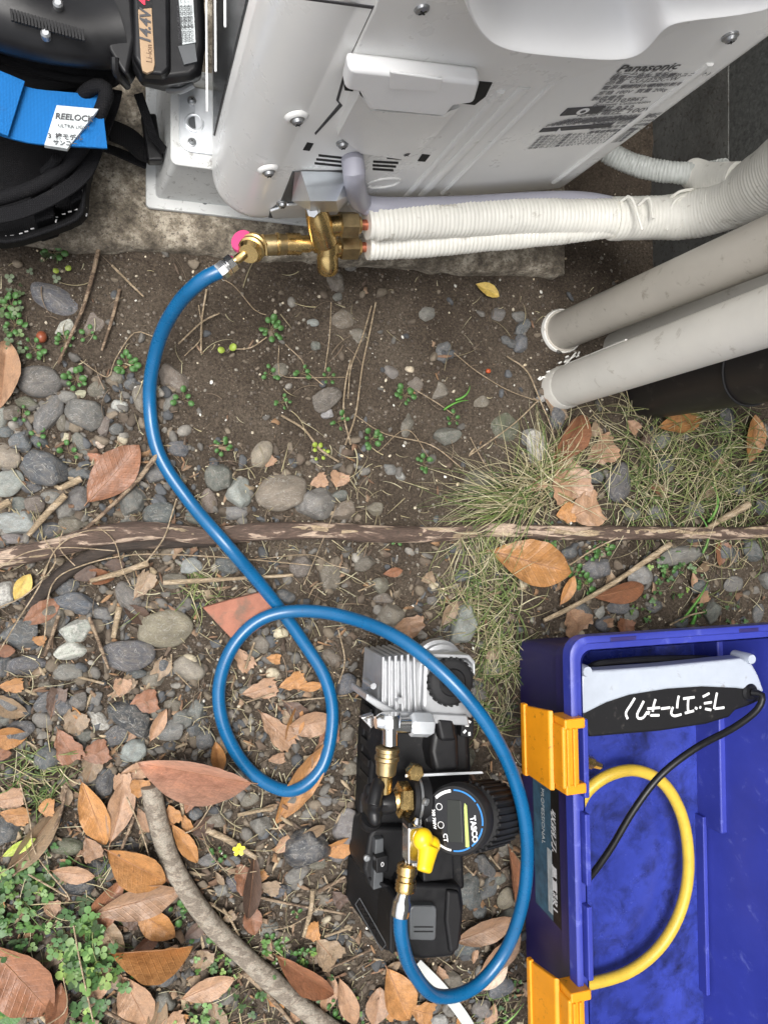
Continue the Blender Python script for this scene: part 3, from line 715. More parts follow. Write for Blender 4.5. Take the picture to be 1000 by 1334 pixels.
# aluminium head
pp('head_block', [(496, 858), (615, 860), (615, 944), (525, 940), (492, 916)], .045, .0965, ALU, .003)
for k in range(6):
    u = 498 + k * 8
    pp('cooling_fin', [(u, 856 - k * .8), (u + 3.6, 855 - k * .8), (u + 2.6 + k * .6, 922 + k * 3), (u - .8 + k * .6, 919 + k * 3)], .05, .104, ALU, .0007)
pp('fan_housing', [(557, 856), (605, 858), (617, 866), (617, 938), (560, 934), (549, 924), (551, 868)], .05, .102, ALU, .004)
pp('fan_housing_rim', [(558, 851), (611, 853), (619, 862), (619, 880), (616, 880), (616, 866), (608, 858), (560, 857)], .05, .106, ALU, .001)
m_ = MB(); c = P(566, 866, .07); m_.lathe(c, c + Vector((0, 0, .024)), [(0, .024), (.4, .024), (.45, .021), (.7, .021), (.75, .017), (1, .016)], 40); obj('drum', m_, ALU, pu)
m_ = MB(); c = P(585, 887, .103); m_.lathe(c, c + Vector((0, 0, .007)), [(0, .0205), (.6, .0205), (.8, .0195), (1, .017)], 40); fan = obj('fan_cap', m_, RUB, pu)
m_ = MB()
for k in range(24):
    a = 2 * math.pi * k / 24; m_.box(c + Vector((.0205 * math.cos(a), .0205 * math.sin(a), .003)), .0018, .002, .006, Matrix.Rotation(a, 3, 'Z'))
obj('grip_ridges', m_, RUB, fan)
m_ = MB(); m_.lathe(c + Vector((0, 0, .0068)), c + Vector((0, 0, .0082)), [(0, .0125), (1, .011)], 24); m_.lathe(c + Vector((-.007, .0, .0068)), c + Vector((-.007, .0, .010)), [(0, .003), (1, .0025)], 12); obj('fan_hub', m_, BLK, fan)
pp('flange', [(478, 903), (518, 927), (609, 932), (612, 946), (516, 940), (476, 912)], .06, .107, ALU, .0015)
for q in ((485, 893), (520, 912)):
    c = P(*q, .107); m_ = MB(); m_.lathe(c - Vector((0, 0, .02)), c + Vector((0, 0, .003)), [(0, .0028), (1, .0026)], 12); obj('flange_pin', m_, ALU, pu)
# black motor body
pp('motor_body', [(500, 940), (612, 948), (614, 1008), (500, 1012), (492, 985)], .04, .080, BLK, .006)
pp('motor_bulge', [(566, 938), (582, 936), (598, 944), (600, 1006), (566, 1010), (560, 980)], .07, .100, BLKS, .006)
pp('bulge_cap', [(567, 935), (592, 937), (596, 966), (574, 967)], .08, .108, BLKS, .004)
pp('tag_plate', [(602, 930), (618, 938), (616, 962), (600, 960)], .06, .102, BLK, .001)
for k, q in enumerate(((604, 938), (608, 945), (605, 953), (611, 956), (611, 940))):
    m_ = MB(); c = P(*q, .1025); m_.box(c, .002, .0032, .0006, Matrix.Rotation(.5 + k * .9, 3, 'Z')); obj('painted_mark', m_, WPRINT, pu)
pp('bracket', [(528, 1009), (628, 1005), (630, 1008), (528, 1013)], .1105, .112, ZINC, .0004)
# chrome tee and brass coupler
zc = .118
part_l('tee_vertical', pu, CHROME, P(508, 930, zc), P(508, 970, zc), [(0, .0085), (.1, .0095), (.4, .0095), (.45, .0065), (1, .0065)], 20)
part_l('tee_branch', pu, CHROME, P(503, 945, zc), P(538, 945, zc), [(0, .0065), (1, .0065)], 20)
part_l('tee_nut', pu, ZINC, P(534, 944, zc), P(562, 945, zc), [(0, .0085), (.1, .0102), (.85, .0102), (1, .0085)], 6, rot=.3)
part_l('tee_plug', pu, CHROME, P(500, 940, zc), P(489, 941, zc), [(0, .007), (.5, .007), (1, .005)], 20)
pp('relief_clip', [(470, 935), (487, 930), (488, 946), (484, 950)], .09, .098, CHROME, .001)
part_l('brass_coupler', pu, BRASSD, P(505, 973, zc), P(502, 1010, zc), [(0, .0085), (.03, .0100), (.15, .0100), (.18, .0092), (.3, .0092), (.33, .0102), (.45, .0102), (.5, .0090), (.95, .0082), (1, .0070)], 28)
part_l('brass_stub', pu, BRASS, P(502, 1008, zc), P(501, 1030, zc - .005), [(0, .006), (1, .006)], 20)
m_ = MB(); c = P(538, 1004, .112); m_.lathe(c, c + Vector((0, 0, .008)), [(0, .0075), (.85, .0075), (1, .0065)], 6); obj('hex_bolt', m_, BRASS, pu)
# isolation valve with black knob
part_l('hex_collar', pu, BRASS, P(516, 1042, .112), P(534, 1041, .112), [(0, .012), (.15, .0148), (.85, .0148), (1, .012)], 6)
part_l('collar_nose', pu, BRASS, P(505, 1044, .112), P(518, 1042, .112), [(0, .006), (1, .009)], 20)
part_l('black_collar', pu, BLK, P(532, 1040, .108), P(552, 1040, .108), [(0, .018), (.2, .02), (1, .02)], 28)
part_l('collar_band', pu, SCREW, P(538, 1040, .108), P(541, 1040, .108), [(0, .0204), (1, .0204)], 28)
m_ = MB()
c = P(492, 1046, .120)
def blob(c, rx, ry, rz, n=20):
    V = []; Fc = []
    for j in range(n // 2 + 1):
        ph = math.pi * j / (n // 2)
        for i in range(n):
            th = 2 * math.pi * i / n
            V.append(Vector(c) + Vector((rx * math.sin(ph) * math.cos(th), ry * math.sin(ph) * math.sin(th), rz * math.cos(ph))))
    for j in range(n // 2):
        for i in range(n):
            Fc.append((j * n + i, j * n + (i + 1) % n, (j + 1) * n + (i + 1) % n, (j + 1) * n + i))
    return V, Fc
k0, k1 = P(474, 1050, .112), P(512, 1044, .112); kp_ = [k0 + (k1 - k0) * t for t in (0, .04, .10, .2, .32, .42, .48, .56, .75, 1)]
kr_ = (.006, .0105, .0135, .0150, .0150, .0135, .0105, .0085, .0095, .0090)
m_.tube(kp_, lambda j, th: kr_[j] * (1 + (.17 * math.cos(5 * th + .6) if j < 7 else 0)), 60)
kn = obj('valve_knob', m_, BLKS, pu, sm=60)
m_ = MB(); m_.tube(curve([P(494, 1018, .116), P(490, 1032, .122), P(486, 1050, .126)], .003), lambda j, th: .0058, 16); obj('knob_neck', m_, BLKS, pu, bevel=.001)
m_ = MB(); m_.lathe(P(484, 1066, .112), P(478, 1076, .105), [(0, .009), (.5, .009), (1, .006)], 20); obj('valve_foot', m_, BLK, pu)
# gauge
gf_, gb_ = P(592, 1068, .140), P(646, 1058, .085)
gd = (gb_ - gf_).normalized()
part_l('gauge_body', pu, RUB, gf_ + gd * .026, gb_, [(0, .023), (.06, .0265), (.3, .0275), (.9, .0275), (1, .024)], 48)
m_ = MB(); ga = gd.orthogonal().normalized(); gb2 = gd.cross(ga)
Lg = (gb_ - gf_).length
for k in range(30):
    a = 2 * math.pi * k / 30; rd = ga * math.cos(a) + gb2 * math.sin(a); tn = gd.cross(rd)
    m_.box(gf_ + gd * (Lg * .62) + rd * .0275, Lg * .6, .0026, .003, Matrix((gd, tn, rd)).transposed())
obj('gauge_ribs', m_, RUB, pu, bevel=.0006)
gn = (-gd + Vector((0, 0, .25))).normalized()
gr = Vector((1, 0, 0)) - gn * gn.x; gr.normalize(); gu = gn.cross(gr)
gc = P(593, 1068, .138)
def gdisc(name, r0, r1, o, mt, a0=0, a1=360, par=None, h=.0006):
    m_ = MB(); N = 48; V = []
    for k in range(N + 1):
        a = R(a0 + (a1 - a0) * k / N); d_ = gr * math.cos(a) + gu * math.sin(a)
        V += [gc + d_ * r0 + gn * o, gc + d_ * r1 + gn * o, gc + d_ * r1 + gn * (o + h), gc + d_ * r0 + gn * (o + h)]
    Fc = [(4 * k + i, 4 * k + (i + 1) % 4, 4 * k + 4 + (i + 1) % 4, 4 * k + 4 + i) for k in range(N) for i in range(4)]
    Fc += [(3, 2, 1, 0), (4 * N, 4 * N + 1, 4 * N + 2, 4 * N + 3)]
    return obj(name, m_.add(V, Fc), mt, par or gg)
m_ = MB(); m_.lathe(gc - gn * .022, gc + gn * .002, [(0, .024), (.3, .0285), (.85, .0285), (1, .0265)], 48); gg = obj('gauge_head', m_, RUB, pu)
m_ = MB(); m_.lathe(gc + gn * .001, gc + gn * .0024, [(0, .0252), (1, .0252)], 48); obj('dial', m_, M('gauge_glass', (.008, .008, .009), .12), gg)
gdisc('white_arc', .0218, .0242, .0025, WPRINT, 92, 128); gdisc('white_arc', .0226, .0242, .0025, WPRINT, -140, -103)
for a0_, a1_ in ((35, 86), (-12, 31), (-58, -17), (-98, -63)): gdisc('blue_arc', .0230, .0242, .0025, BARC, a0_, a1_)
def gp(x, y, o=.0026): return gc + gr * x * 1.16 + gu * y * 1.16 + gn * o
m_ = MB(); m_.prism([gp(x, y, .0024) for x, y in ((-.0070, -.0140), (.0045, -.0150), (.0060, .0130), (-.0040, .0140))], [gp(x, y, .003) for x, y in ((-.0070, -.0140), (.0045, -.0150), (.0060, .0130), (-.0040, .0140))]); obj('lcd_window', m_, LCD, gg, bevel=.0003)
q = ((.0062, -.0178), (.0088, -.0182), (.0100, .0095), (.0085, .0112), (.0078, .008)); m_ = MB(); m_.prism([gp(x, y, .0024) for x, y in q], [gp(x, y, .0028) for x, y in q]); obj('lime_stripe', m_, LIME, gg)
text('gauge_brand', 'TASCO', gp(.0118, .0020, .0030), -gu, gr, .0062, WPRINT, gg, .0001, bold=.04, shear=-.2)
text('gauge_print', '300 700W', gp(-.0160, .0080, .0030), -gu, gr, .0036, WPRINT, gg, .0001, bold=.03)
text('gauge_print', 'CT', gp(-.0092, -.0085, .0030), -gu, gr, .005, WPRINT, gg, .0001, bold=.03)
for y in (.0095, -.0028):
    m_ = MB(); m_.tube([gp(-.0105 + .0022 * math.cos(k * math.pi / 8), y + .0022 * math.sin(k * math.pi / 8)) for k in range(17)], .0003, 6); obj('button_ring', m_, WPRINT, gg)
m_ = MB(); m_.lathe(P(553, 1044, .13), P(557, 1046, .133), [(0, .003), (.7, .003), (1, .0015)], 16); obj('small_stud', m_, SCREW, pu)
# lever valve
zv = .128
m_ = MB(); m_.box(P(537, 1097, zv), .013, .030, .015); obj('ball_valve_body', m_, CHROME, pu, bevel=.0015)
part_l('valve_nipple', pu, CHROME, P(541, 1080, zv), P(544, 1066, zv - .002), [(0, .004), (.6, .004), (1, .003)], 16)
m_ = MB(); m_.box(P(530, 1096, zv - .001), .0035, .036, .016); obj('dark_side_plate', m_, BLKS, pu, bevel=.001)
part_l('valve_end', pu, ZINC, P(538, 1112, zv), P(537, 1126, zv), [(0, .0072), (1, .0072)], 6)
m_ = MB(); c = P(549, 1093, .140)
m_.add(*blob(c + Vector((.001, 0, 0)), .0085, .009, .007)); m_.add(*blob(P(562, 1101, .138), .0072, .0078, .007))
q0, q1 = P(558, 1103, .142), P(552, 1136, .150)
m_.tube([q0 + (q1 - q0) * t for t in (0, .3, .6, .9, 1)], lambda j, th: (.0088, .0080, .0072, .0066, .0055)[j], 16, .8)
lv = obj('yellow_lever', m_, YEL, pu, sm=80)
rm = lv.modifiers.new('r', 'REMESH'); rm.mode = 'VOXEL'; rm.voxel_size = .0009; rm.use_smooth_shade = True
sm_ = lv.modifiers.new('s', 'SMOOTH'); sm_.factor = .6; sm_.iterations = 4
kp = [(0, .006), (.06, .0078)] + [(.08 + i * .07, .0084) for i in range(5)] + [(.42, .0072), (.56, .0072)] + [(.6 + i * .07, .0082) for i in range(5)] + [(.95, .0076), (1, .0055)]
part_l('knurled_nut', pu, BRASS, P(531, 1124, .129), P(527, 1163, .130), kp, 26, knurl=.0004)
# control and battery end
pp('control_block', [(487, 1078), (602, 1078), (606, 1160), (482, 1158), (473, 1135), (480, 1090)], .01, .062, BLK, .004)
pp('raised_lid', [(548, 1100), (590, 1104), (592, 1146), (551, 1150)], .06, .085, BLKS, .002)
pp('switch_frame', [(489, 1094), (500, 1092), (499, 1156), (486, 1160)], .06, .07, DGREY, .001)
sw = pp('rocker_switch', [(490, 1118), (505, 1114), (506, 1136), (490, 1138)], .065, .078, BLKS, .001)
m_ = MB(); c = P(498, 1126, .0785); m_.tube([c + Vector((.0012 * math.cos(k * math.pi / 6), .0018 * math.sin(k * math.pi / 6), 0)) for k in range(13)], .0003, 6); obj('zero_mark', m_, WPRINT, sw)
c = P(478, 1118, .063); m_ = MB(); m_.lathe(c - Vector((0, 0, .002)), c + Vector((0, 0, .0015)), [(0, .003), (.8, .003), (1, .002)], 16); obj('screw', m_, SCREW, pu)
bt = thing('battery_pack', 'black slide-in battery pack with grey release button on the pump', 'battery', G(530, 1200))
mb = MB()
tp = [(525, 1150), (602, 1154), (605, 1180), (602, 1225), (592, 1248), (548, 1252), (520, 1246), (516, 1200)]
mb.pprism(tp, .008, .088); obj('battery_case', mb, BLKS, bt, bevel=.005)
mb = MB()
A = [P(*q, .088) for q in ((519, 1152), (517, 1246), (510, 1250))]; 
lo_ = [P(*q, .03) for q in ((456, 1142), (452, 1190), (500, 1250))]; 
hi = [P(*q, .080) for q in ((480, 1142), (518, 1165), (520, 1240), (510, 1246))]
V = [P(474, 1140, .06), P(520, 1160, .085), P(520, 1244, .088), P(500, 1240, .07), P(458, 1180, .03), P(460, 1150, .03)]
V2 = [Vector((p.x, p.y, .006)) for p in V]
mb.prism(V2, V); sp_ = obj('battery_side', mb, BLK, bt, bevel=.003)
nn_ = (V[2] - V[4]).cross(V[0] - V[4]).normalized(); nn_ = nn_ if nn_.z > 0 else -nn_
rt = (P(505, 1222, .078) - P(472, 1165, .05)).normalized()
text('embossed_mark', 'WASA', P(472, 1178, .050) + nn_ * .004, rt, nn_.cross(rt), .010, BLKS, bt, .0006, bold=.01)
fu_ = nn_.cross(rt).normalized(); fo_ = P(470, 1176, .050) + nn_ * .004
fr_ = MB()
for a9, b9 in (((-.002, -.003), (.042, -.003)), ((-.002, .010), (.042, .010)), ((-.002, -.003), (-.002, .010)), ((.042, -.003), (.042, .010))):
    fr_.tube([fo_ + rt * a9[0] + fu_ * a9[1], fo_ + rt * b9[0] + fu_ * b9[1]], .0004, 6)
obj('embossed_frame', fr_, DGREY, sp_)
pp('ridge', [(512, 1170), (519, 1165), (519, 1225), (513, 1245), (507, 1240), (508, 1190)], .05, .096, BLK, .002, bt)
rb = pp('release_button', [(538, 1180), (566, 1180), (569, 1184), (568, 1222), (565, 1226), (534, 1225), (533, 1185)], .08, .0965, DGREY, .002, bt)
for v in (1207, 1213): pp('button_groove', [(539, v), (564, v), (564, v + 1.6), (539, v + 1.6)], .09, .0970, BLKS, 0, rb)
pp('end_cap', [(582, 1160), (599, 1162), (603, 1190), (598, 1238), (586, 1244), (580, 1200)], .06, .092, BLK, .003, bt)
pp('bottom_lip', [(540, 1228), (578, 1229), (576, 1246), (548, 1248)], .07, .080, BLK, .002, bt)

# ================================================================== TOOLBOX
ZR = .14
tb = thing('toolbox', 'open blue plastic toolbox with amber latches', 'toolbox', P(860, 1080, .003))
cL = P(672, 838, .0); rL = P(742, 831, ZR)
yaw = R(1.5); tx = Vector((math.cos(R(.6)), math.sin(R(.6)), 0)); ty = Vector((math.sin(yaw), -math.cos(yaw), 0))   # ty points down the photograph
W_, L_ = .262, .52
def TB(a, b, z):      # box coordinates: a to the right from the rim corner, b down the picture
    return Vector((rL.x, rL.y, 0)) + tx * a + Vector((ty.x * b - 0, ty.y * b, 0)) + Vector((0, 0, z))
def trr(a0, b0, a1, b1, r, z, n=5):
    out = []
    for ca, cb, an0 in ((a1 - r, b0 + r, -90), (a1 - r, b1 - r, 0), (a0 + r, b1 - r, 90), (a0 + r, b0 + r, 180)):
        for k in range(n + 1):
            t_ = R(an0 + 90 * k / n); out.append(TB(ca + r * math.cos(t_), cb + r * math.sin(t_), z))
    return out
def loft(name, rings, mt, par, close=False, sm=35, bevel=0):
    n = len(rings[0]); m_ = MB(); V = [p for r_ in rings for p in r_]
    Fc = [(j * n + i, j * n + (i + 1) % n, (j + 1) * n + (i + 1) % n, (j + 1) * n + i) for j in range(len(rings) - 1) for i in range(n)]
    if close: Fc.append(tuple(range((len(rings) - 1) * n, len(rings) * n)))
    m_.add(V, Fc); return obj(name, m_, mt, par, sm=sm, bevel=bevel)
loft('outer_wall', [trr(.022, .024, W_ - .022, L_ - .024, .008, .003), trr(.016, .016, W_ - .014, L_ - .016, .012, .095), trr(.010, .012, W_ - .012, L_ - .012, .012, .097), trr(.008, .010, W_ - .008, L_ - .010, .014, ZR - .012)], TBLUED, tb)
loft('inner_wall', [trr(.0135, .0135, W_ - .0135, L_ - .0135, .010, ZR - .004), trr(.027, .026, W_ - .031, L_ - .026, .006, .010)], TBLUE, tb)
m_ = MB(); m_.prism(trr(.0235, .0245, W_ - .0235, L_ - .0245, .006, .004), trr(.0245, .0245, W_ - .0275, L_ - .0245, .006, .0135)); obj('floor', m_, TFLOOR, tb)
loft('rim', [trr(.008, .010, W_ - .008, L_ - .010, .014, ZR - .014), trr(0, 0, W_, L_, .017, ZR - .013), trr(0, 0, W_, L_, .017, ZR - .001), trr(.0015, .0015, W_ - .0015, L_ - .0015, .016, ZR), trr(.0055, .0055, W_ - .0055, L_ - .0055, .014, ZR),
             trr(.007, .007, W_ - .007, L_ - .007, .013, ZR - .004), trr(.0120, .0120, W_ - .0120, L_ - .0120, .011, ZR - .004), trr(.0130, .0130, W_ - .0130, L_ - .0130, .011, ZR - .006)], TBLUE, tb, sm=40)
def tbox(name, a0, b0, z0, a1, b1, z1, mt, par=None, bevel=.001):
    m_ = MB(); m_.prism([TB(a, b, z0) for a, b in ((a0, b0), (a1, b0), (a1, b1), (a0, b1))], [TB(a, b, z1) for a, b in ((a0, b0), (a1, b0), (a1, b1), (a0, b1))]); return obj(name, m_, mt, par or tb, bevel=bevel)
for b0, b1 in ((.07, .138), (.152, .214), (.232, .296)):
    tbox('rim_ridge', .0078, b0, ZR - .006, .0128, b1, ZR + .005, TBLUE)
for a0, a1 in ((.040, .066), (.178, .20)):
    tbox('rim_notch', a0, .002, ZR - .002, a1, .0055, ZR + .0008, TBLUED, bevel=.0003)
tbox('corner_rib', W_ - .036, .225, .013, W_ - .031, .42, .026, TBLUE)
tbox('wall_step', W_ - .0325, .03, .010, W_ - .024, .235, .05, TBLUE, bevel=.002)
# latches: a curved amber clip with ribs and hinge lugs
def latch(b0, b1, label):
    root = obj('latch', MB().prism([TB(-.0200, b0 + .004, .090), TB(-.0165, b0 + .004, .088), TB(-.0165, b1 - .004, .088), TB(-.0200, b1 - .004, .090)], [TB(-.016, b0, .128), TB(-.012, b0, .130), TB(-.012, b1, .130), TB(-.016, b1, .128)]), ORY, tb, bevel=.0012, label=label)
    tbox('hinge_bar', -.013, b0 + .010, .124, .003, b1 - .006, .146, ORY, root, .002)
    for k in range(2): tbox('latch_rib', -.010 + .006 * k, b0 + .012, .146, -.007 + .006 * k, b1 - .008, .1485, ORY, root, .0008)
    for bb in (b0 + .004, b1 - .010): tbox('hinge_lug', -.011, bb, .122, .009, bb + .009, .147, ORY, root, .0015)
    tbox('latch_lip', -.0215, b0 + .002, .086, -.0165, b1 - .002, .093, ORY, root, .0015)
    return root
latch(.064, .134, 'upper amber latch on the toolbox rim')
latch(.298, .368, 'lower amber latch cut by the bottom of the picture')
# sticker on the outer wall
m_ = MB()
def OW(b, z, o=.0): return TB(.016 + (.095 - z) / .092 * .006 - o, b, z)
m_.prism([OW(.150, .030, -.001), OW(.282, .030, -.001), OW(.282, .088, -.001), OW(.150, .088, -.001)], [OW(.150, .030, .0006), OW(.282, .030, .0006), OW(.282, .088, .0006), OW(.150, .088, .0006)])
st = obj('sticker', m_, STICK1, tb)
m_ = MB(); m_.prism([OW(.150, .070, 0), OW(.282, .070, 0), OW(.282, .088, 0), OW(.150, .088, 0)], [OW(.150, .070, .0010), OW(.282, .070, .0010), OW(.282, .088, .0010), OW(.150, .088, .0010)]); obj('sticker_band', m_, BLKS, st)
m_ = MB(); m_.prism([OW(.215, .060, 0), OW(.276, .060, 0), OW(.276, .069, 0), OW(.215, .069, 0)], [OW(.215, .060, .0010), OW(.276, .060, .0010), OW(.276, .069, .0010), OW(.215, .069, .0010)]); obj('sticker_panel', m_, LABELW, st)
text('sticker_print', '収納力.', OW(.172, .072, .0014), ty, Vector((0, 0, 1)), .013, WPRINT, st, .0001, bold=.02, shear=.3)
text('sticker_print', 'PROFESSIONAL', OW(.160, .050, .0014), ty, Vector((0, 0, 1)), .008, LABELW, st, .0001)
text('sticker_print', '重量級1', OW(.226, .072, .0014), ty, Vector((0, 0, 1)), .013, WPRINT, st, .0001, bold=.02)

# charger in the box
ch = thing('battery_charger', 'grey and black charger with white handwriting lying inside the blue toolbox', 'charger', TB(.1, .05, .02))
bl = [(757, 915), (757, 935), (768, 961), (800, 958), (860, 953), (920, 944), (950, 935), (958, 926), (975, 920), (993, 912), (985, 895), (975, 884), (770, 900)]
pp('black_body', bl, .02, .1035, BLK, .003, ch)
gy_ = [(757, 884), (760, 874), (790, 873), (860, 868), (965, 857), (980, 865), (988, 880), (996, 902), (960, 897), (915, 895), (870, 898), (820, 906), (790, 916), (762, 930), (754, 930)]
pp('grey_cover', gy_, .085, .105, MGREY, .003, ch)
for q in ((762, 874), (975, 858)):
    c = P(*q, .104); m_ = MB(); m_.lathe(c - Vector((0, 0, .02)), c + Vector((0, 0, .004)), [(0, .0055), (.8, .0055), (1, .0045)], 20); obj('mounting_post', m_, MGREY, ch)
c = P(977, 902, .105); m_ = MB(); m_.lathe(c - Vector((0, 0, .01)), c + Vector((0, 0, .002)), [(0, .009), (.8, .009), (1, .007)], 24); obj('cable_gland', m_, BLKS, ch)
def hw(x, y): return (800 + x / 6.45, 890 + y / 6.45)
strokes = [[(170, 125), (130, 190), (95, 250), (110, 300)], [(245, 150), (220, 200), (190, 260), (200, 295), (240, 290), (275, 240)], [(345, 135), (330, 180), (320, 240)], [(275, 215), (380, 205)], [(290, 235), (280, 265)], [(300, 270), (375, 270)],
           [(390, 215), (465, 205)], [(540, 105), (530, 150), (525, 210)], [(490, 200), (475, 250), (500, 275), (560, 262)], [(575, 130), (670, 118)], [(620, 130), (615, 190), (620, 240)], [(590, 252), (665, 232)], [(675, 205), (692, 215)], [(712, 200), (724, 206)],
           [(740, 115), (795, 85)], [(750, 170), (815, 160)], [(760, 215), (810, 225)], [(860, 80), (850, 130), (835, 215)], [(840, 215), (920, 205)]]
for s_k in strokes:
    m_ = MB(); m_.tube(curve([P(*hw(*q), .104) for q in s_k], .002), lambda j, th: .00125, 6, .35); obj('white_pen_stroke', m_, WPRINT, ch)
m_ = MB(); m_.tube(curve([P(*q, z) for q, z in (((978, 902), .107), ((992, 906), .115), ((985, 925), .115), ((955, 948), .112), ((905, 975), .11), ((860, 1010), .105), ((825, 1055), .098), ((795, 1105), .088), ((768, 1142), .075), ((740, 1170), .05))], .005), .0034, 14)
obj('power_cord', m_, BLKS, ch)
m_ = MB()
cc5 = P(850, 880, .05)
m_.tube(curve([P(u, v, z) for u, v, z in ((762, 890, .05), (770, 868, .075), (810, 861, .082), (870, 858, .082), (930, 860, .075), (950, 880, .05))], .005), .0035, 10)
tag(obj('spare_cable', m_, BLKS), 'black cable arc in the shade between the charger and the toolbox rim', 'cable')
yh = thing('yellow_hose', 'yellow charging hose curved on the dirty toolbox floor', 'hose', P(890, 1120, .02))
m_ = MB(); m_.tube(curve([P(*q, z) for q, z in (((748, 1062), .032), ((765, 1030), .034), ((795, 1009), .038), ((830, 1004), .040), ((865, 1022), .040), ((889, 1068), .038), ((896, 1130), .036), ((886, 1185), .034), ((860, 1232), .032), ((820, 1265), .030), ((770, 1281), .030), ((735, 1285), .030))], .005), .0061, 20)
obj('rubber_tube', m_, YHOSE, yh, sm=60)
part_l('brass_fitting', yh, BRASS, P(760, 990, .04), P(782, 998, .04), [(0, .006), (.5, .0065), (.55, .0045), (1, .0035)], 6)

# ================================================================== TOOL BAG, STRAP, DRILL
bag = thing('tool_bag', 'black nylon tool pouch lying open at the upper left', 'tool bag', P(40, 250, .02))
def ploft(name, polys, mt, par, close=True, sm=50, sub=0, bevel=0):
    rings = [[P(u, v, z) for u, v in poly] for poly, z in polys]
    n = len(rings[0]); m_ = MB(); V = [p for r_ in rings for p in r_]
    Fc = [(j * n + i, j * n + (i + 1) % n, (j + 1) * n + (i + 1) % n, (j + 1) * n + i) for j in range(len(rings) - 1) for i in range(n)]
    if close: Fc.append(tuple(range((len(rings) - 1) * n, len(rings) * n)))
    m_.add(V, Fc); o_ = obj(name, m_, mt, par, sm=sm, bevel=bevel)
    if sub: s2 = o_.modifiers.new('s', 'SUBSURF'); s2.levels = sub; s2.render_levels = sub
    return o_
outer = [(-90, 300), (-40, 315), (10, 325), (50, 312), (95, 296), (116, 285), (113, 255), (120, 225), (133, 190), (145, 150), (148, 120), (130, 108), (95, 104), (-90, 90)]
def sc(poly, k, c=(20, 200)): return [(c[0] + (u - c[0]) * k, c[1] + (v - c[1]) * k) for u, v in poly]
ploft('pouch_shell', [(sc(outer, 1.02), .022), (sc(outer, 1.03), .05), (sc(outer, 1.0), .085), (sc(outer, .97), .10), (sc(outer, .93), .101), (sc(outer, .90), .094), (sc(outer, .86), .06), (sc(outer, .8), .045)], FAB, bag, sub=1)
rimp = [(-40, 268), (10, 256), (60, 236), (98, 205), (122, 165), (137, 130), (138, 116), (125, 112), (110, 122), (103, 134)]
m_ = MB(); m_.tube(curve([P(u, v, z) for (u, v), z in zip(rimp, (.104, .104, .106, .115, .132, .146, .149, .146, .138, .125))], .004), lambda j, th: .0050, 14); obj('piped_rim', m_, FAB, bag)
m_ = MB(); m_.ribbon(curve([P(u, v, .108) for u, v in ((-20, 286), (30, 276), (80, 252), (112, 225), (130, 180), (145, 140), (150, 118))], .006), .012, Vector((-.3, .2, 1)).normalized(), .002); obj('edge_binding', m_, FAB, bag, bevel=.0005)
for q in (((62, 255), (68, 272), (76, 296)), ((105, 232), (110, 255), (113, 280))):
    m_ = MB(); c0 = curve([P(u, v, .104 - .01 * k) for k, (u, v) in enumerate(q)], .0045)
    for p in c0: m_.box(p, .0009, .0024, .0009, Matrix.Rotation(-.25, 3, 'Z'))
    obj('white_stitching', m_, WPRINT, bag)
for q, z in ((((38, 246), (66, 238), (72, 282), (46, 290)), .086), (((86, 224), (106, 212), (110, 256), (92, 266)), .086)):
    pp('webbing_loop', q, .05, z + .012, FAB, .002, bag)
for q, z in ((((0, 316), (30, 311), (75, 290), (100, 280)), .07),):
    m_ = MB(); c0 = curve([P(u, v, z) for u, v in q], .0045)
    for p in c0: m_.box(p + Vector((0, 0, .012)), .0026, .0009, .0009, Matrix.Rotation(.3, 3, 'Z'))
    obj('white_stitching', m_, WPRINT, bag)
# padded waist belt
pad_ = thing('padded_belt', 'quilted black mesh belt pad beneath the drill handle', 'belt', P(60, 100, .05))
ploft('belt_base', [([(-90, 20), (40, 45), (110, 70), (140, 100), (138, 112), (100, 118), (40, 125), (-90, 120)], .03), ([(-90, 24), (40, 50), (108, 75), (136, 100), (134, 110), (100, 114), (40, 120), (-90, 114)], .125), ([(-90, 40), (40, 62), (100, 86), (125, 102), (120, 106), (90, 106), (40, 108), (-90, 100)], .130)], PAD, pad_)
for (u, v, rx, ry) in ((0, 52, .022, .018), (48, 76, .026, .016), (92, 84, .026, .014), (128, 92, .018, .012), (-45, 40, .024, .02)):
    m_ = MB(); m_.add(*blob(P(u, v, .128), rx, ry, .012, 24)); obj('quilted_cushion', m_, PAD, pad_, sm=80)
m_ = MB(); m_.tube(curve([P(u, v, .134) for u, v in ((-60, 60), (20, 82), (60, 96), (110, 104), (140, 102))], .004), .0028, 10); obj('belt_piping', m_, PAD, pad_)
# blue strap
stp = thing('blue_strap', 'bright blue webbing strap with a printed silver label', 'strap', P(50, 160, .12))
def strap(name, pts, w_, mt, par, nrm=Vector((-.1, .1, 1)).normalized(), th=.002, **k):
    m_ = MB(); m_.ribbon(curve([P(u, v, z) for u, v, z in pts], .004), w_, nrm, th); return obj(name, m_, mt, par, bevel=.0004, **k)
strap('webbing', [(-40, 128, .140), (0, 140, .142), (40, 152, .141), (80, 156, .141), (110, 158, .140), (136, 160, .139)], .040, BWEB, stp)
strap('webbing_fold', [(-45, 118, .146), (-10, 130, .148), (22, 143, .147)], .042, BWEB, stp)
lb = [P(*q, z) for q, z in (((74, 137), .1468), ((129, 142), .1462), ((88, 194), .1462), ((58, 189), .1468))]
m_ = MB(); nz = Vector((.05, 0, 1)); m_.prism([p - nz * .0045 for p in lb], [p + nz * .0004 for p in lb]); lbo = obj('strap_label', m_, LABELW, stp, bevel=.0004)
dr = (lb[1] - lb[0]).normalized(); du = Vector((-.1, 1, .0)).normalized()
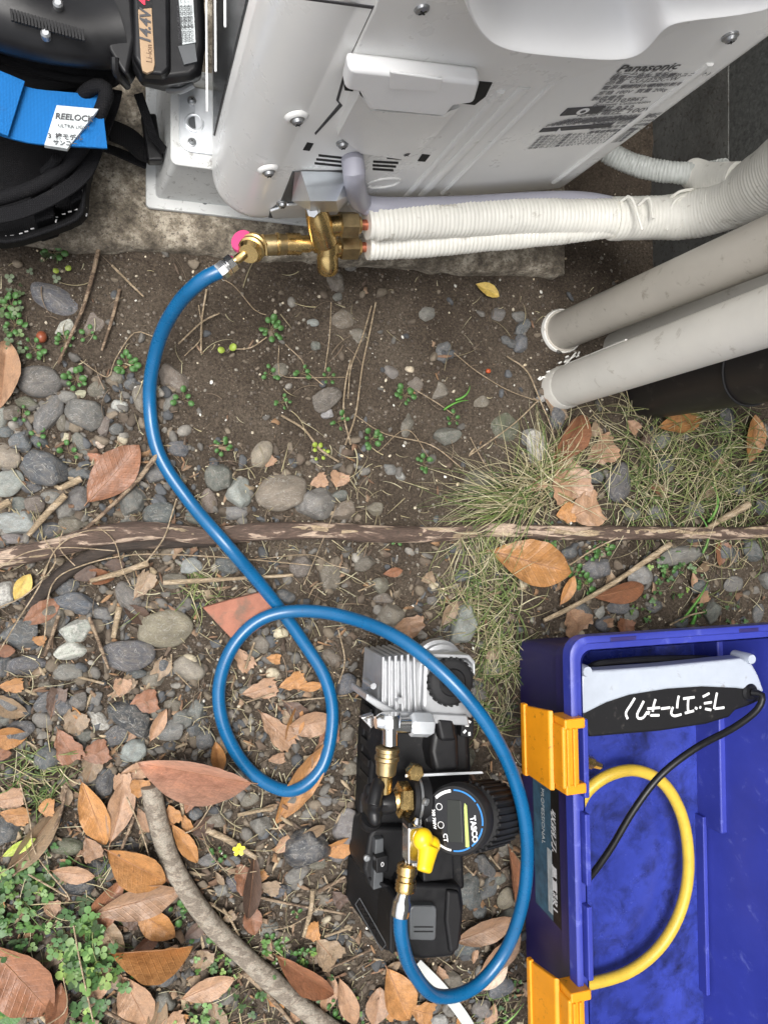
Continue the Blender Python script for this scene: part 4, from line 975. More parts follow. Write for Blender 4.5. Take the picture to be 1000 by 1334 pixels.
text('label_print', 'REELOCK', P(72, 155, .1470) + Vector((0, 0, .0008)), dr, du, .0058, INK, lbo, .0001, shear=.2, bold=.02)
text('label_print', 'ULTRA LIGHT', P(76, 166, .1470) + Vector((0, 0, .0008)), dr, du, .0034, INK, lbo, .0001)
text('label_print', '3  椿モデル', P(63, 180, .1470) + Vector((0, 0, .0008)), dr, du, .0045, INK, lbo, .0001, bold=.02)
text('label_print', '  サンコー', P(65, 188, .1470) + Vector((0, 0, .0008)), dr, du, .0040, INK, lbo, .0001, bold=.02)
m_ = MB(); m_.tube(curve([P(75, 205, .12), P(68, 215, .11), P(58, 224, .10)], .004), .0035, 10); obj('loop_tail', m_, FAB, stp)
# black buckle straps toward the foot
bk = thing('black_strap', 'black webbing tail with plastic buckle hanging on the plinth edge', 'strap', P(175, 180, .06))
strap('webbing', [(138, 168, .09), (165, 180, .075), (190, 198, .06), (212, 196, .055)], .020, FAB, bk)
strap('thin_tail', [(180, 122, .10), (190, 150, .095), (200, 178, .085), (213, 196, .075)], .007, FAB, bk)
strap('webbing_edge', [(130, 192, .075), (155, 200, .06), (190, 215, .05)], .008, FAB, bk)
m_ = MB(); m_.box(P(198, 182, .065), .012, .038, .012, Matrix.Rotation(.15, 3, 'Z')); obj('buckle', m_, BLKS, bk, bevel=.002)
# drill
dl = thing('cordless_drill', 'dark cordless drill with large black 14.4V battery', 'drill', P(120, 40, .15))
m_ = MB(); m_.tube(curve([P(-60, -10, .165), P(0, 8, .165), P(60, 32, .165), (P(110, 42, .163)), P(150, 40, .16)], .005), lambda j, th: .026 + .003 * math.sin(j * .35), 24, .8); hd = obj('handle', m_, BLKS, dl, sm=60)
m_ = MB()
for k in range(22):
    c = P(16 + k * 4.4, 20 + k * .9 + k * .35, .1885); m_.box(c, .0016, .0075, .0022, Matrix.Rotation(.12, 3, 'Z'))
obj('grip_texture', m_, RUB, hd, bevel=.0003)
for q in ((60, 45), (76, 6)):
    c = P(*q, .186); m_ = MB(); m_.lathe(c - Vector((0, 0, .003)), c + Vector((0, 0, .003)), [(0, .0032), (.8, .0032), (1, .002)], 14); obj('screw', m_, SCREW, dl)
ploft('battery_foot', [([(122, -40), (190, -40), (200, 60), (170, 112), (158, 98), (140, 70), (122, 30)], .12), ([(128, -40), (170, -40), (176, 50), (166, 100), (158, 92), (142, 66), (128, 20)], .175)], BLKS, dl, bevel=.003)
bp = ploft('battery', [([(165, -60), (262, -60), (266, 60), (262, 104), (250, 110), (215, 119), (185, 112), (168, 80)], .11), ([(163, -60), (264, -60), (268, 60), (262, 100), (248, 106), (212, 112), (182, 108), (166, 78)], .165), ([(168, -60), (258, -60), (262, 58), (256, 90), (246, 96), (212, 100), (184, 98), (170, 74)], .172)], BLKS, dl, bevel=.0025)
ploft('battery_ridge', [([(170, -60), (222, -60), (224, 95), (215, 104), (186, 102), (172, 76)], .17), ([(174, -60), (218, -60), (220, 88), (212, 97), (188, 95), (176, 74)], .178)], BLKS, dl, bevel=.002)
zl = .1785
cl = [(180, 12), (198, 10), (202, 84), (200, 92), (192, 95), (186, 92), (184, 84)]
m_ = MB(); m_.pprism(cl, zl - .002, zl + .0008); cpl = obj('copper_label', m_, COPL, dl, bevel=.0004)
m_ = MB(); m_.pprism([(178, -50), (196, -50), (198, 10), (180, 12)], zl - .002, zl + .0006); obj('dark_label', m_, BLK, dl)
text('label_print', '14.4V', P(196, 58, zl + .0012), (0, 1, 0), (-1, 0, 0), .0098, INK, cpl, .0001, bold=.03, shear=.15)
text('label_print', 'Li-ion', P(198, 82, zl + .0012), (0, 1, 0), (-1, 0, 0), .0055, M('faint_brown_print', (.18, .11, .065), .5), cpl, .0001)
text('label_print', '4.2Ah', P(194, 7, zl + .0010), (0, 1, 0), (-1, 0, 0), .012, RED, dl, .0001, bold=.03)
m_ = MB(); m_.pprism([(230, -40), (250, -40), (255, 55), (238, 58)], zl - .008, .1745); spl = obj('spec_label', m_, LABELW, dl, bevel=.0003)
for k in range(12): text('label_print', 'リチウムイオン電池 DC14.4V リサイクル', P(236 + k * 1.6 - .5, 56 - k * .1, .1749), (-.05, 1, 0), (-1, -.05, 0), .0014 if k % 3 else .002, INK, spl, .00005)
m_ = MB(); m_.pprism([(232, 60), (254, 57), (257, 80), (240, 84)], .168, .1740); obj('lower_spec_label', m_, DGREY, dl)
m_ = MB(); m_.tube(curve([P(218, 117, .13), P(235, 118, .135), P(252, 110, .14)], .003), .0024, 8); obj('scuffed_edge', m_, SCREW, dl)
m_ = MB(); m_.tube(curve([P(150, 75, .175), P(152, 95, .17), P(166, 112, .15)], .003), .0028, 8); obj('belt_clip', m_, BLKS, dl)
# ================================================================== GROUND DETAIL
def uv_of(p):                       # where a point lies, for choosing words and densities
    q = Vector(p) - Vector((0, 0, H))
    d = Vector((math.sin(TILT), 0, -math.cos(TILT))); r = Vector((math.cos(TILT), 0, math.sin(TILT)))
    w_ = q.dot(d); return (500 + F * q.dot(r) / w_, 667 - F * q.y / w_)
LM = [('the blue hose loop', 360, 915), ('the small brown nut', 55, 440), ('the black tool pouch', 70, 325), ('the terracotta tile piece', 308, 797), ('the vacuum pump', 530, 1060), ('the blue toolbox corner', 700, 835),
      ('the grey cut branch', 262, 1170), ('the left end of the brown root', 60, 712), ('the middle of the brown root', 420, 693), ('the right end of the brown root', 870, 694), ('the brass valve', 425, 345),
      ('the white pipe ring', 715, 440), ('the black downpipe', 850, 540), ('the dry grass tuft', 690, 630), ('the yellow flower', 308, 1098), ('the wide reddish leaf', 148, 617), ('the pale speckled stones', 97, 835),
      ('the clover at bottom left', 100, 1210), ('the upper hose bend', 195, 500), ('the concrete slab edge', 200, 335), ('the khaki oval pebble', 216, 818), ('the big pinkish leaf', 250, 1000), ('the glossy black stone', 396, 1100),
      ('the battery pack', 590, 1230), ('the orange-brown leaf', 685, 730), ('the round gauge', 640, 1075), ('the yellow-green leaf', 632, 380), ('the largest greenish pebble', 365, 642), ('the white foam strip', 590, 1300),
      ('the lower drain pipe', 735, 525), ('the bottom of the hose', 560, 1315), ('the left photo edge', -10, 900), ('the bottom left corner', 10, 1320)]
used = {}
def where(u, v, k=0, own=None):
    c = sorted(((math.hypot(u - a, v - b), n_, a, b) for n_, a, b in LM if n_ != own), key=lambda t: t[0])
    out = []
    for d_, n_, a, b in c[:2] if k else c[:1]:
        dx, dy = u - a, v - b
        if d_ < 26: w_ = 'beside'
        elif abs(dx) > abs(dy) * 1.6: w_ = 'right of' if dx > 0 else 'left of'
        elif abs(dy) > abs(dx) * 1.6: w_ = 'below' if dy > 0 else 'above'
        else: w_ = ('lower' if dy > 0 else 'upper') + (' right of' if dx > 0 else ' left of')
        out.append(w_ + ' ' + n_)
    return out[0] + ((', near ' + c[1][1]) if k else '')
ORD = ['', 'second ', 'third ', 'fourth ', 'fifth ', 'sixth ', 'seventh ', 'eighth ']
def uniq(desc, u, v, own=None):
    for k in (0, 1):
        l = desc + ' ' + where(u, v, k, own)
        if len(l.split()) > 16: l = l.replace(' the ', ' ')
        if len(l.split()) > 16: l = ' '.join(l.split()[:16])
        if l not in used: used[l] = 1; return l
    i = 1
    while True:
        l2 = ' '.join(((ORD[i] if i < 8 else 'further ') + l.replace(' the ', ' ').replace(' angular', '').replace(' rounded', '')).split()[:16])
        if l2 not in used: used[l2] = 1; return l2
        i += 1

TONES = {'g': ((.140, .140, .130), 'grey'), 'd': ((.082, .090, .100), 'dark bluish grey'), 'k': ((.215, .20, .150), 'khaki'), 'b': ((.135, .118, .095), 'brownish grey'), 'w': ((.40, .39, .35), 'pale speckled'),
         'l': ((.235, .240, .230), 'light grey'), 'c': ((.52, .46, .34), 'cream'), 'r': ((.36, .14, .075), 'brick red'), 'x': ((.030, .034, .042), 'near black'), 'o': ((.085, .088, .060), 'dark olive')}
def stone_mesh(seed, smooth):
    rs = random.Random(seed); bm = bmesh.new(); bmesh.ops.create_icosphere(bm, subdivisions=4, radius=1)
    pls = [(Vector((rs.gauss(0, 1), rs.gauss(0, 1), rs.gauss(0, 1) * .8)).normalized(), rs.uniform(.62, .95)) for _ in range(8 if smooth else 12)]
    k = 8 if smooth else 40
    off = Vector((seed * 3.1, 0, 0))
    for vt in bm.verts:
        d = vt.co.normalized(); s = 1.0
        acc = 1.0
        for n_, dd in pls:
            q = d.dot(n_)
            if q > .05: acc += (q / dd) ** k
        r = acc ** (-1 / k) * (1 + .05 * noise.noise(d * 1.7 + off) + (.0 if smooth else .035) * noise.noise(d * 5 + off) + (.004 if smooth else .014) * noise.noise(d * 16 + off))
        vt.co = d * r
    xs_ = [v.co.x for v in bm.verts]; ys_ = [v.co.y for v in bm.verts]; zs_ = [v.co.z for v in bm.verts]
    cx, cy_, cz = [(max(a) + min(a)) / 2 for a in (xs_, ys_, zs_)]; hx, hy, hz = [(max(a) - min(a)) for a in (xs_, ys_, zs_)]
    for vt in bm.verts: vt.co = Vector(((vt.co.x - cx) / hx, (vt.co.y - cy_) / hy, (vt.co.z - cz) / hz))
    me = bpy.data.meshes.new('stone'); bm.to_mesh(me); bm.free(); me.shade_smooth(); return me
ANG = [stone_mesh(i, False) for i in range(12)]; SMO = [stone_mesh(50 + i, True) for i in range(7)]
VAR = {}
def mesh_with(me, mt):
    k = (me.name, mt.name)
    if k not in VAR: c = me.copy(); c.name = 'stone'; c.materials.clear(); c.materials.append(mt); VAR[k] = c
    return VAR[k]
stones = """
77 389 70 42 -10 dS 2|124 418 48 32 70 bS 3|52 497 52 42 15 gS|64 540 56 30 65 gS|36 525 32 16 -10 o|111 540 48 38 -15 g|88 517 24 20 20 g|170 500 16 16 0 dS|151 493 24 18 0 b|156 529 20 18 20 w|103 513 18 10 0 c|84 428 26 18 30 w
226 495 42 28 -30 b 1|222 525 26 16 70 gS|183 520 36 20 90 b|136 555 26 16 80 b|152 559 18 15 0 dS|15 538 24 20 0 b|2 545 30 20 90 lS|8 563 20 14 10 d|81 551 22 14 90 b|127 507 24 20 0 b 1|23 551 14 11 0 d
27 576 28 27 0 dS|6 595 40 36 0 kS|8 630 44 34 10 lS|60 612 58 42 -25 dA|104 617 30 14 0 dS|38 635 30 16 0 d|106 580 34 18 -60 gS|126 596 24 17 -10 rS|87 571 13 14 0 c|131 579 13 11 0 c|160 574 13 12 0 c|51 576 22 17 0 d
207 617 38 22 10 gS|232 585 27 21 0 dS|24 657 28 20 0 gS|46 657 26 25 0 b|68 647 28 19 0 gS|103 649 29 31 20 g|86 664 24 24 0 g|22 680 52 30 0 l|62 692 34 22 30 dS|97 682 38 27 0 b|173 652 35 38 0 g|207 670 40 31 0 d|172 682 32 18 0 g
15 702 34 14 0 g|88 765 30 24 0 dS|100 785 58 28 -10 d|168 780 48 28 -55 gS|4 775 28 34 0 w|249 737 27 22 0 l|225 757 34 20 0 b|25 828 48 42 0 dS|66 803 36 28 0 b|100 822 42 30 0 w|92 847 40 24 10 w|216 818 66 50 -8 kS 9|168 852 64 41 -15 dS
133 799 27 16 -10 gS|216 868 28 18 -55 dS|246 871 42 34 0 kS|4 868 24 28 0 dS|36 867 47 27 -5 d|89 875 36 23 0 g|178 878 26 14 0 d|200 883 28 22 0 b|12 916 38 27 0 gS|66 912 42 25 15 d|84 921 26 22 0 d|101 914 23 26 0 g
125 911 22 17 60 g|59 893 18 10 0 b|56 938 25 21 0 gS|25 952 40 29 30 d|8 937 22 16 0 g|172 935 64 38 -40 xA|128 938 34 20 -30 w|150 957 33 25 10 dS|109 957 23 19 0 gS|173 976 33 28 10 lA|197 915 16 22 0 b|207 931 21 17 0 g|225 920 23 20 0 b
218 950 40 27 0 g|239 936 27 25 20 g|199 892 13 12 0 c|136 1017 27 36 0 dS|62 985 32 30 0 d|195 1022 25 20 0 b|8 1080 36 34 0 dS|88 1101 38 26 10 oS|105 1152 38 22 0 xG|165 1057 17 26 0 dS|212 1272 30 26 0 dS|125 1128 22 18 0 d|175 1103 24 14 0 d
212 1305 32 30 0 g|284 622 35 34 0 gS|311 642 38 38 30 lA|365 642 65 47 2 kS 8|340 592 36 26 75 kS|412 658 53 42 25 g|445 667 34 25 15 b|272 652 32 20 100 b|305 668 34 18 0 g|255 674 26 18 0 g|297 735 32 25 0 d|441 646 21 15 0 g|390 737 30 26 40 b
430 750 40 30 90 b 1|371 777 27 20 0 dS|475 732 30 24 0 b|257 925 30 22 60 g|452 892 30 25 80 dS|396 902 16 10 0 d|378 924 20 12 0 d|430 857 26 22 0 b|266 964 26 26 0 d|253 950 21 18 0 d|365 824 19 14 0 c|402 817 14 12 0 b|340 838 27 24 0 b
396 1100 58 46 15 xG|450 1075 40 44 30 g|440 1110 26 24 60 d|387 1137 33 20 10 g|340 1075 29 26 0 g|302 1121 21 14 0 d|306 1151 22 22 0 dS|288 1160 20 16 0 g|412 1124 22 13 0 b|414 1117 13 10 0 rS|339 1125 22 12 80 b|435 1225 32 20 0 d|350 1210 26 20 0 g
280 1067 28 20 0 b|255 1060 18 16 0 d|420 1040 20 16 0 g|402 1057 24 15 20 g|437 367 32 25 -40 b 1|456 346 18 14 0 g|439 387 13 11 0 g|406 421 17 10 -10 l|445 417 36 26 30 b 2|426 520 42 28 25 b|427 539 17 14 0 l|365 482 22 20 0 b 2|411 451 13 12 0 g|468 435 36 30 0 b 3
558 409 25 18 0 g 1|579 456 32 22 80 d 2|540 497 38 28 -10 b 3|509 483 24 22 0 g 2|571 507 36 32 0 b 3|629 523 24 19 0 b 2|583 568 38 22 10 g|531 553 34 25 80 b 2|657 556 50 48 0 oS 2|695 583 44 30 90 wA|722 545 30 24 80 d|649 409 19 18 0 g 1|676 412 21 15 0 g 1
681 426 27 14 50 d|677 448 24 18 80 d|658 443 13 12 0 d|665 448 14 12 0 d|702 520 14 10 0 w|534 481 12 8 0 c|510 612 18 16 0 g 1|627 630 50 34 0 o|523 620 13 12 0 l|495 763 24 22 0 b|499 780 27 15 0 b|507 802 34 30 40 b|603 814 58 36 60 l|564 783 15 12 0 g|606 750 30 15 0 d|487 663 22 18 0 b
803 629 52 36 95 dA|944 549 38 26 80 d|866 606 30 26 0 d|857 575 32 24 0 g|902 662 30 22 0 g|773 620 24 20 0 d|854 668 26 18 0 g|963 637 20 16 0 d|983 623 22 18 0 d|775 741 40 27 0 d|883 724 72 27 15 g|829 750 40 28 -10 l|907 765 27 20 0 d|972 717 28 27 0 d|940 718 26 22 0 d
922 797 30 24 90 g|758 801 36 22 120 dS|780 797 18 13 60 l|802 789 28 22 0 d|783 812 25 20 0 d|982 798 24 16 90 d|993 756 25 22 0 g|883 810 20 15 0 d|632 1128 36 20 -50 d|606 1156 38 36 0 d|636 1156 32 21 70 d|617 1172 25 20 0 d|658 1170 28 24 60 kS|661 1196 28 26 0 g
606 1232 36 25 0 d|648 1282 38 28 0 d|625 1187 19 16 0 d|585 1274 28 24 0 b|623 1308 28 22 0 g|651 1145 17 15 0 g|571 1329 28 17 0 l|625 1326 18 15 0 g|640 1040 34 26 20 b|600 985 36 28 0 o|620 905 32 26 0 g|640 870 28 22 0 g|455 1000 24 20 0 b|452 955 20 18 0 b|660 1105 22 18 0 b
290 1300 28 20 0 g|360 1300 26 22 0 d|420 1290 28 20 0 g|255 1000 22 16 0 d|325 1040 24 18 0 b|300 1030 20 16 0 g|365 1160 20 16 0 d|395 1180 18 14 0 b|270 1120 22 16 0 g|420 1170 20 16 0 b|330 850 18 14 0 g|300 815 16 14 0 b|320 900 18 12 0 g|300 930 16 12 0 g
700 690 26 18 0 d|560 1310 26 20 0 d|690 570 30 22 0 g|770 690 28 20 0 d|820 800 22 18 0 g|850 790 24 16 0 d|950 760 28 20 0 g|990 660 28 22 0 d|930 590 26 20 0 d|990 560 26 20 0 g|820 670 24 18 0 g|740 720 22 16 0 d|900 700 24 16 0 d"""
for s_ in stones.replace('\n', '|').split('|'):
    if not s_.strip(): continue
    t_ = s_.split(); u, v, L, W, a = map(float, t_[:5]); tn = t_[5][0]; kd = t_[5][1:] ; bur = int(t_[6]) if len(t_) > 6 else 0
    if kd == '': kd = rnd.choice('AAAAS')
    elif kd == 'S' and tn in 'gdb' and L < 60 and rnd.random() < .45: kd = 'A'
    me = rnd.choice(SMO if kd == 'S' else ANG)
    mt = STONE_G if kd == 'G' else (STONE_R if tn == 'w' else STONE)
    if kd == 'G': me = ANG[3]
    base, nm = TONES[tn]
    j = rnd.uniform(.8, 1.2); colr = tuple(c * j * .92 * rnd.uniform(.94, 1.06) for c in base)
    mp = MP(u, v) * .985
    o = bpy.data.objects.new('stone', mesh_with(me, mt)); COL.objects.link(o)
    hgt = min(L, W) * (.62 if kd == 'S' else .7) * mp * rnd.uniform(.85, 1.1)
    sink = {0: .18, 1: -.05, 2: -.25, 3: -.36}.get(bur, .24)
    if bur in (8, 9): sink = .25
    o.location = G(u, v, hgt * sink); o.scale = (L * mp * 1.06, W * mp * 1.06, hgt)
    o.rotation_euler = (R(rnd.uniform(-9, 9)), R(rnd.uniform(-9, 9)), R(a + rnd.uniform(-5, 5) + (180 if rnd.random() < .5 else 0)))
    o.color = (*colr, 1)
    size = 'small' if L < 24 else ('medium' if L < 38 else 'large')
    shp = 'rounded' if kd == 'S' else 'angular'
    if L / W > 1.7: shp = 'long ' + shp
    if bur in (2, 3): shp = 'half-buried'
    own = None
    if bur == 9: lab = 'large smooth khaki oval pebble with a faint crack, left of the terracotta piece'
    elif bur == 8: lab = 'largest greenish-grey oval pebble above the middle of the brown root'; own = 1
    elif kd == 'G' and L > 50: lab = 'glossy black angular stone left of the vacuum pump'
    else: lab = uniq(f'{size} {nm} {shp} stone', u, v)
    tag(o, lab, 'stone', 'stones lying on the yard soil')

# loose pebbles and grit nobody could count
keep_out = [(x, y) for x, y in []]
def dens(u, v):
    d_ = .35
    if v > 700: d_ = .8
    if u < 235 and v > 480: d_ = 1.0
    if v > 580 and u < 480: d_ = max(d_, .8)
    if 230 < u < 480 and 720 < v < 1060: d_ = .9
    if u > 690 and v < 560: d_ *= .5
    return d_
BV1, BT1 = ico(1); BV2, BT2 = ico(2)
lump1 = BV1 * (1 + .3 * (np.random.RandomState(1).rand(len(BV1), 1) - .5)); lump2 = BV2 * (1 + .16 * (np.random.RandomState(2).rand(len(BV2), 1) - .5))
def sample(n, fn, smin, smax, power, sinkf=.1, z=0):
    pos = []; sz = []
    while len(pos) < n:
        u = rnd.uniform(-360, 1260); v = rnd.uniform(250, 1640)
        if rnd.random() > fn(u, v): continue
        p = G(u, v)
        if p.y > edge(p.x) and p.x < .44 or (u > 690 and v > 850): continue
        s = smin + (smax - smin) * rnd.random() ** power
        p.z += s * .5 * sinkf + z; pos.append(p); sz.append(s)
    return np.array([q[:] for q in pos]), np.array(sz)
def palette(n, cols, wts):
    idx = np.random.RandomState(n).choice(len(cols), n, p=np.array(wts) / sum(wts)); c = np.array(cols)[idx]
    return c * (0.75 + .5 * nr.rand(n, 1))
SC = [(.12, .112, .10), (.075, .078, .082), (.15, .122, .09), (.22, .205, .18), (.46, .40, .29), (.10, .078, .058)]
pos, sz = sample(8200, lambda u, v: dens(u, v) ** 2 if dens(u, v) > .5 else .06, .0026, .0070, 1.9, .3)
def chunk(seed):
    q8 = random.Random(seed); bm = bmesh.new(); bmesh.ops.create_icosphere(bm, subdivisions=3, radius=1)
    pl8 = [(Vector((q8.gauss(0, 1), q8.gauss(0, 1), q8.gauss(0, 1))).normalized(), q8.uniform(.5, .9)) for _ in range(11)]
    for vt in bm.verts:
        d = vt.co.normalized(); acc = 1
        for n_, dd in pl8:
            c8 = d.dot(n_)
            if c8 > .05: acc += (c8 / dd) ** 30
        vt.co = d * acc ** (-1 / 30)
    bmesh.ops.dissolve_limit(bm, angle_limit=R(9), verts=bm.verts, edges=bm.edges); bmesh.ops.triangulate(bm, faces=bm.faces)
    bm.verts.index_update(); V8 = np.array([v.co[:] for v in bm.verts]); T8 = np.array([[v.index for v in f.verts] for f in bm.faces]); bm.free(); return V8, T8
for vi in range(6):
    k_ = slice(vi, None, 6); nn8 = len(pos[k_]); z8 = sz[k_]
    BVx, BTx = (lump2, BT2) if vi == 0 else chunk(vi)
    V, T, C = batch(BVx, BTx, pos[k_], rotm(nn8), np.c_[z8 * 1.1, z8 * (.55 + .45 * nr.rand(nn8)), z8 * .62], palette(nn8, SC, (5, 4, 5, 1.3, .2, 4)))
    np_obj('loose_pebbles', V, T, C, PEB, ('rounded', 'broken', 'flat-sided', 'sharp', 'blocky', 'chipped')[vi] + ' small grey and brown pebbles filling the gaps between stones', 'gravel', vi == 0)
pos, sz = sample(39000, lambda u, v: .45 + .55 * dens(u, v), .0005, .0024, 3.0, .3)
V, T, C = batch(lump1, BT1, pos, rotm(len(pos)), np.c_[sz, sz * (.6 + .4 * nr.rand(len(sz))), sz * .7], palette(len(sz), [(.12, .10, .08), (.17, .145, .115), (.075, .06, .048), (.26, .24, .20), (.52, .46, .35)], (6, 5, 4, 1.6, .8)))
np_obj('soil_grit', V, T, C, PEB, 'fine crumbs of soil and grit over the yard', 'grit')
pos, sz = sample(620, lambda u, v: .3 + .5 * (u > 250) , .0008, .0028, 2.2, .6, .0008)
V, T, C = batch(lump1, BT1, pos, rotm(len(pos)), np.c_[sz, sz * .75, sz * .5], palette(len(sz), [(.70, .68, .62), (.62, .52, .36), (.5, .44, .34)], (3, 2, 2)))
np_obj('pale_chips', V, T, C, PEB, 'scattered cream and white chips on the soil', 'grit')

# ---- leaves
def leaf_mesh(seed, fold, curl, torn=0, dome=0.):
    rs = random.Random(seed); NX, NY = 26, 8; V = []; a_ = rs.uniform(.42, .55); up_ = []
    for s_ in (0, 1):
        for i in range(NX + 1):
            x = i / NX; xx = x * (1 - .28 * torn) if torn else x
            wv = math.sin(math.pi * xx ** (.85 + a_ * .5)) ** .8 if 0 < xx < 1 else 0
            wv = max(wv, .012)
            bend = .05 * math.sin(xx * 3 + seed)
            for j in range(NY + 1):
                y = (j / NY - .5)
                e = 1 + (.07 if not torn else .30) * noise.noise(Vector((xx * (9 if not torn else 7), (1 if y > 0 else -1) * 3, seed)))
                if torn: e2 = 1
                px = xx + (torn * .10 * noise.noise(Vector((y * 9, seed, 2))) if x > .97 and torn else 0)
                z = fold * abs(y) * wv - curl * (xx - .5) ** 2 * 1.0 + .035 * noise.noise(Vector((xx * 4, y * 3, seed))) + .015 * noise.noise(Vector((xx * 12, y * 9, seed))) + dome * (1 - (2 * y) ** 2) * wv
                z += (.02 * math.sin(xx * 30 + seed) * abs(y) ** 1.5 * wv)
                V.append(Vector((px - .5, y * wv * e + bend * .6, z * 1.25 - .008 * s_)))
    n1 = NY + 1; tot = (NX + 1) * n1; Fc = []
    for i in range(NX):
        for j in range(NY):
            q = (i * n1 + j, (i + 1) * n1 + j, (i + 1) * n1 + j + 1, i * n1 + j + 1); Fc.append(q); Fc.append(tuple(k + tot for k in q[::-1]))
    ed = [i * n1 for i in range(NX + 1)] + [NX * n1 + j for j in range(1, n1)] + [i * n1 + NY for i in range(NX - 1, -1, -1)] + [j for j in range(NY - 1, 0, -1)]
    for k in range(len(ed)):
        a, b = ed[k], ed[(k + 1) % len(ed)]; Fc.append((a, a + tot, b + tot, b))
    me = bpy.data.meshes.new('leaf'); me.from_pydata(V, [], Fc)
    bm = bmesh.new(); bm.from_mesh(me); bmesh.ops.recalc_face_normals(bm, faces=bm.faces); bm.to_mesh(me); bm.free()
    me.shade_smooth(); me.set_sharp_from_angle(angle=R(60)); me.materials.append(LEAF)
    # midrib follows the centre line
    pts = [V[i * n1 + NY // 2] for i in range(NX + 1)]; pts = [Vector((-.56, pts[0].y - .01, pts[0].z))] + [p + Vector((0, 0, .002)) for p in pts]
    vs = []; fs = []; nR = len(pts)
    for i, p in enumerate(pts):
        r = .011 * (1 - i / nR * .85)
        vs += [p + Vector((0, -r * 1.6, 0)), p + Vector((0, 0, r * 2)), p + Vector((0, r * 1.6, 0)), p + Vector((0, 0, -r))]
    for i in range(nR - 1):
        for k in range(4): fs.append((i * 4 + k, i * 4 + (k + 1) % 4, (i + 1) * 4 + (k + 1) % 4, (i + 1) * 4 + k))
    mr = bpy.data.meshes.new('midrib'); mr.from_pydata(vs, [], fs); mr.shade_smooth(); mr.materials.append(RIB)
    return me, mr
LM_ = {'f': [leaf_mesh(i, .22, .10) for i in range(4)], 'c': [leaf_mesh(10 + i, .55, .25) for i in range(3)], 'd': [leaf_mesh(20 + i, -.12, .16, 0, .12) for i in range(3)], 't': [leaf_mesh(30 + i, .18, .12, 1) for i in range(4)], 'F': [leaf_mesh(40, 1.1, .12), leaf_mesh(41, .95, .2)]}
LT = {'r': ((.215, .10, .055), 'reddish brown'), 'p': ((.30, .185, .115), 'pinkish tan'), 'o': ((.35, .175, .066), 'orange-brown'), 't': ((.22, .16, .105), 'dull tan'), 'd': ((.095, .062, .047), 'dark brown'), 'y': ((.50, .36, .09), 'yellowish'), 'g': ((.05, .13, .03), 'green'), 'v': ((.34, .42, .08), 'yellow-green'), 'l': ((.55, .44, .34), 'pale'), 'P': ((.47, .285, .21), 'pinkish')}
leaves = """148 617 98 50 50 rf 6|5 488 92 42 84 pc 3|687 731 116 56 -13 of 8|253 1001 146 48 166 PF 12|737 573 84 34 50 rc 3|785 585 62 36 30 pt 2|737 634 84 54 -75 pt 3|763 664 66 46 20 pt 4|735 668 36 26 10 ot 4|880 552 76 28 10 of 4|975 572 62 30 85 of 3|800 770 72 26 10 rc 6
745 812 50 42 -60 pt 4|808 812 30 24 80 rt 4|733 768 42 16 60 of 4|532 812 42 38 100 pt 4|583 798 38 18 55 tf 5|510 745 28 12 10 rf 3|558 752 26 16 20 tt 3|391 1016 124 34 58 of 2|345 895 62 24 10 pt 3|366 956 84 28 -50 pt 2|402 940 64 32 10 pf 4|362 984 30 14 5 pt 5
123 1056 92 34 -70 of 6|156 1050 86 32 76 pf 5|121 1105 44 24 -70 pt 4|97 1129 54 22 -15 pf 8|178 1122 86 46 -35 oc 10|182 1166 106 40 8 pf 12|202 1196 66 34 -40 of 8|135 1182 92 34 60 rf 4|141 1212 76 32 -60 tf 4|198 1228 102 40 -2 oF 12|30 1264 124 68 -52 rf 8|76 1302 62 26 80 rc 6
176 1298 78 44 -65 pf 6|226 1240 48 26 30 pt 6|128 1276 66 26 60 pf 5|20 1035 50 26 0 pt 5|29 1055 50 22 -15 ot 8|66 1045 28 22 0 ot 8|46 1090 108 30 50 tc 4|28 1095 44 14 25 vf 9|92 974 64 30 -65 rt 6|131 976 48 30 15 rt 6|160 890 34 22 80 pt 4|55 797 56 26 35 rf 4
8 846 26 16 0 rf 8|22 890 40 18 0 ot 6|190 756 52 22 55 tt 5|30 764 38 20 60 yf 5|112 746 32 22 30 df 5|150 735 26 16 0 df 4|183 1018 34 24 80 ot 7|160 1015 46 22 90 pt 4|240 1095 66 20 -60 of 6|225 1062 36 22 -70 ot 5|326 1150 84 22 -98 dc 7|326 1192 44 24 -80 rf 7
396 1266 96 30 -40 rc 6|354 1152 36 18 -20 tt 6|407 1207 28 26 10 ot 6|451 1300 70 24 -70 pf 5|428 1240 60 36 -50 tt 4|515 1288 80 42 -65 of 6|488 1306 48 32 80 pf 4|550 1312 46 30 -20 ot 6|626 1206 84 30 15 pf 6|645 1233 72 32 40 pf 7|638 1265 44 16 35 lf 6|663 1137 78 20 -82 rc 6
417 626 32 18 20 pt 4|441 622 28 26 70 pt 4|632 380 36 16 -20 yf 3|282 985 44 18 95 oc 4|358 857 26 13 -10 ot 4|402 892 34 12 5 of 4|247 1040 32 15 70 rf 6|15 1308 44 24 20 gf 10|270 1282 70 28 15 pf 7|228 1326 50 32 10 pt 6|53 831 18 16 90 ot 6|4 978 26 14 0 rf 6
352 600 24 12 50 pt 3|320 778 18 12 0 tt 3|300 1190 26 14 30 tt 4|70 1175 30 20 90 pt 2|205 1250 32 16 20 rf 4|255 1210 34 18 30 df 3|640 850 26 16 30 tt 3|700 630 30 18 40 pt 2|860 640 34 16 -20 tt 2|920 640 28 14 30 tt 2|770 560 26 18 40 tt 3|110 1330 40 22 20 tf 4"""
rl = random.Random(99); extra = []
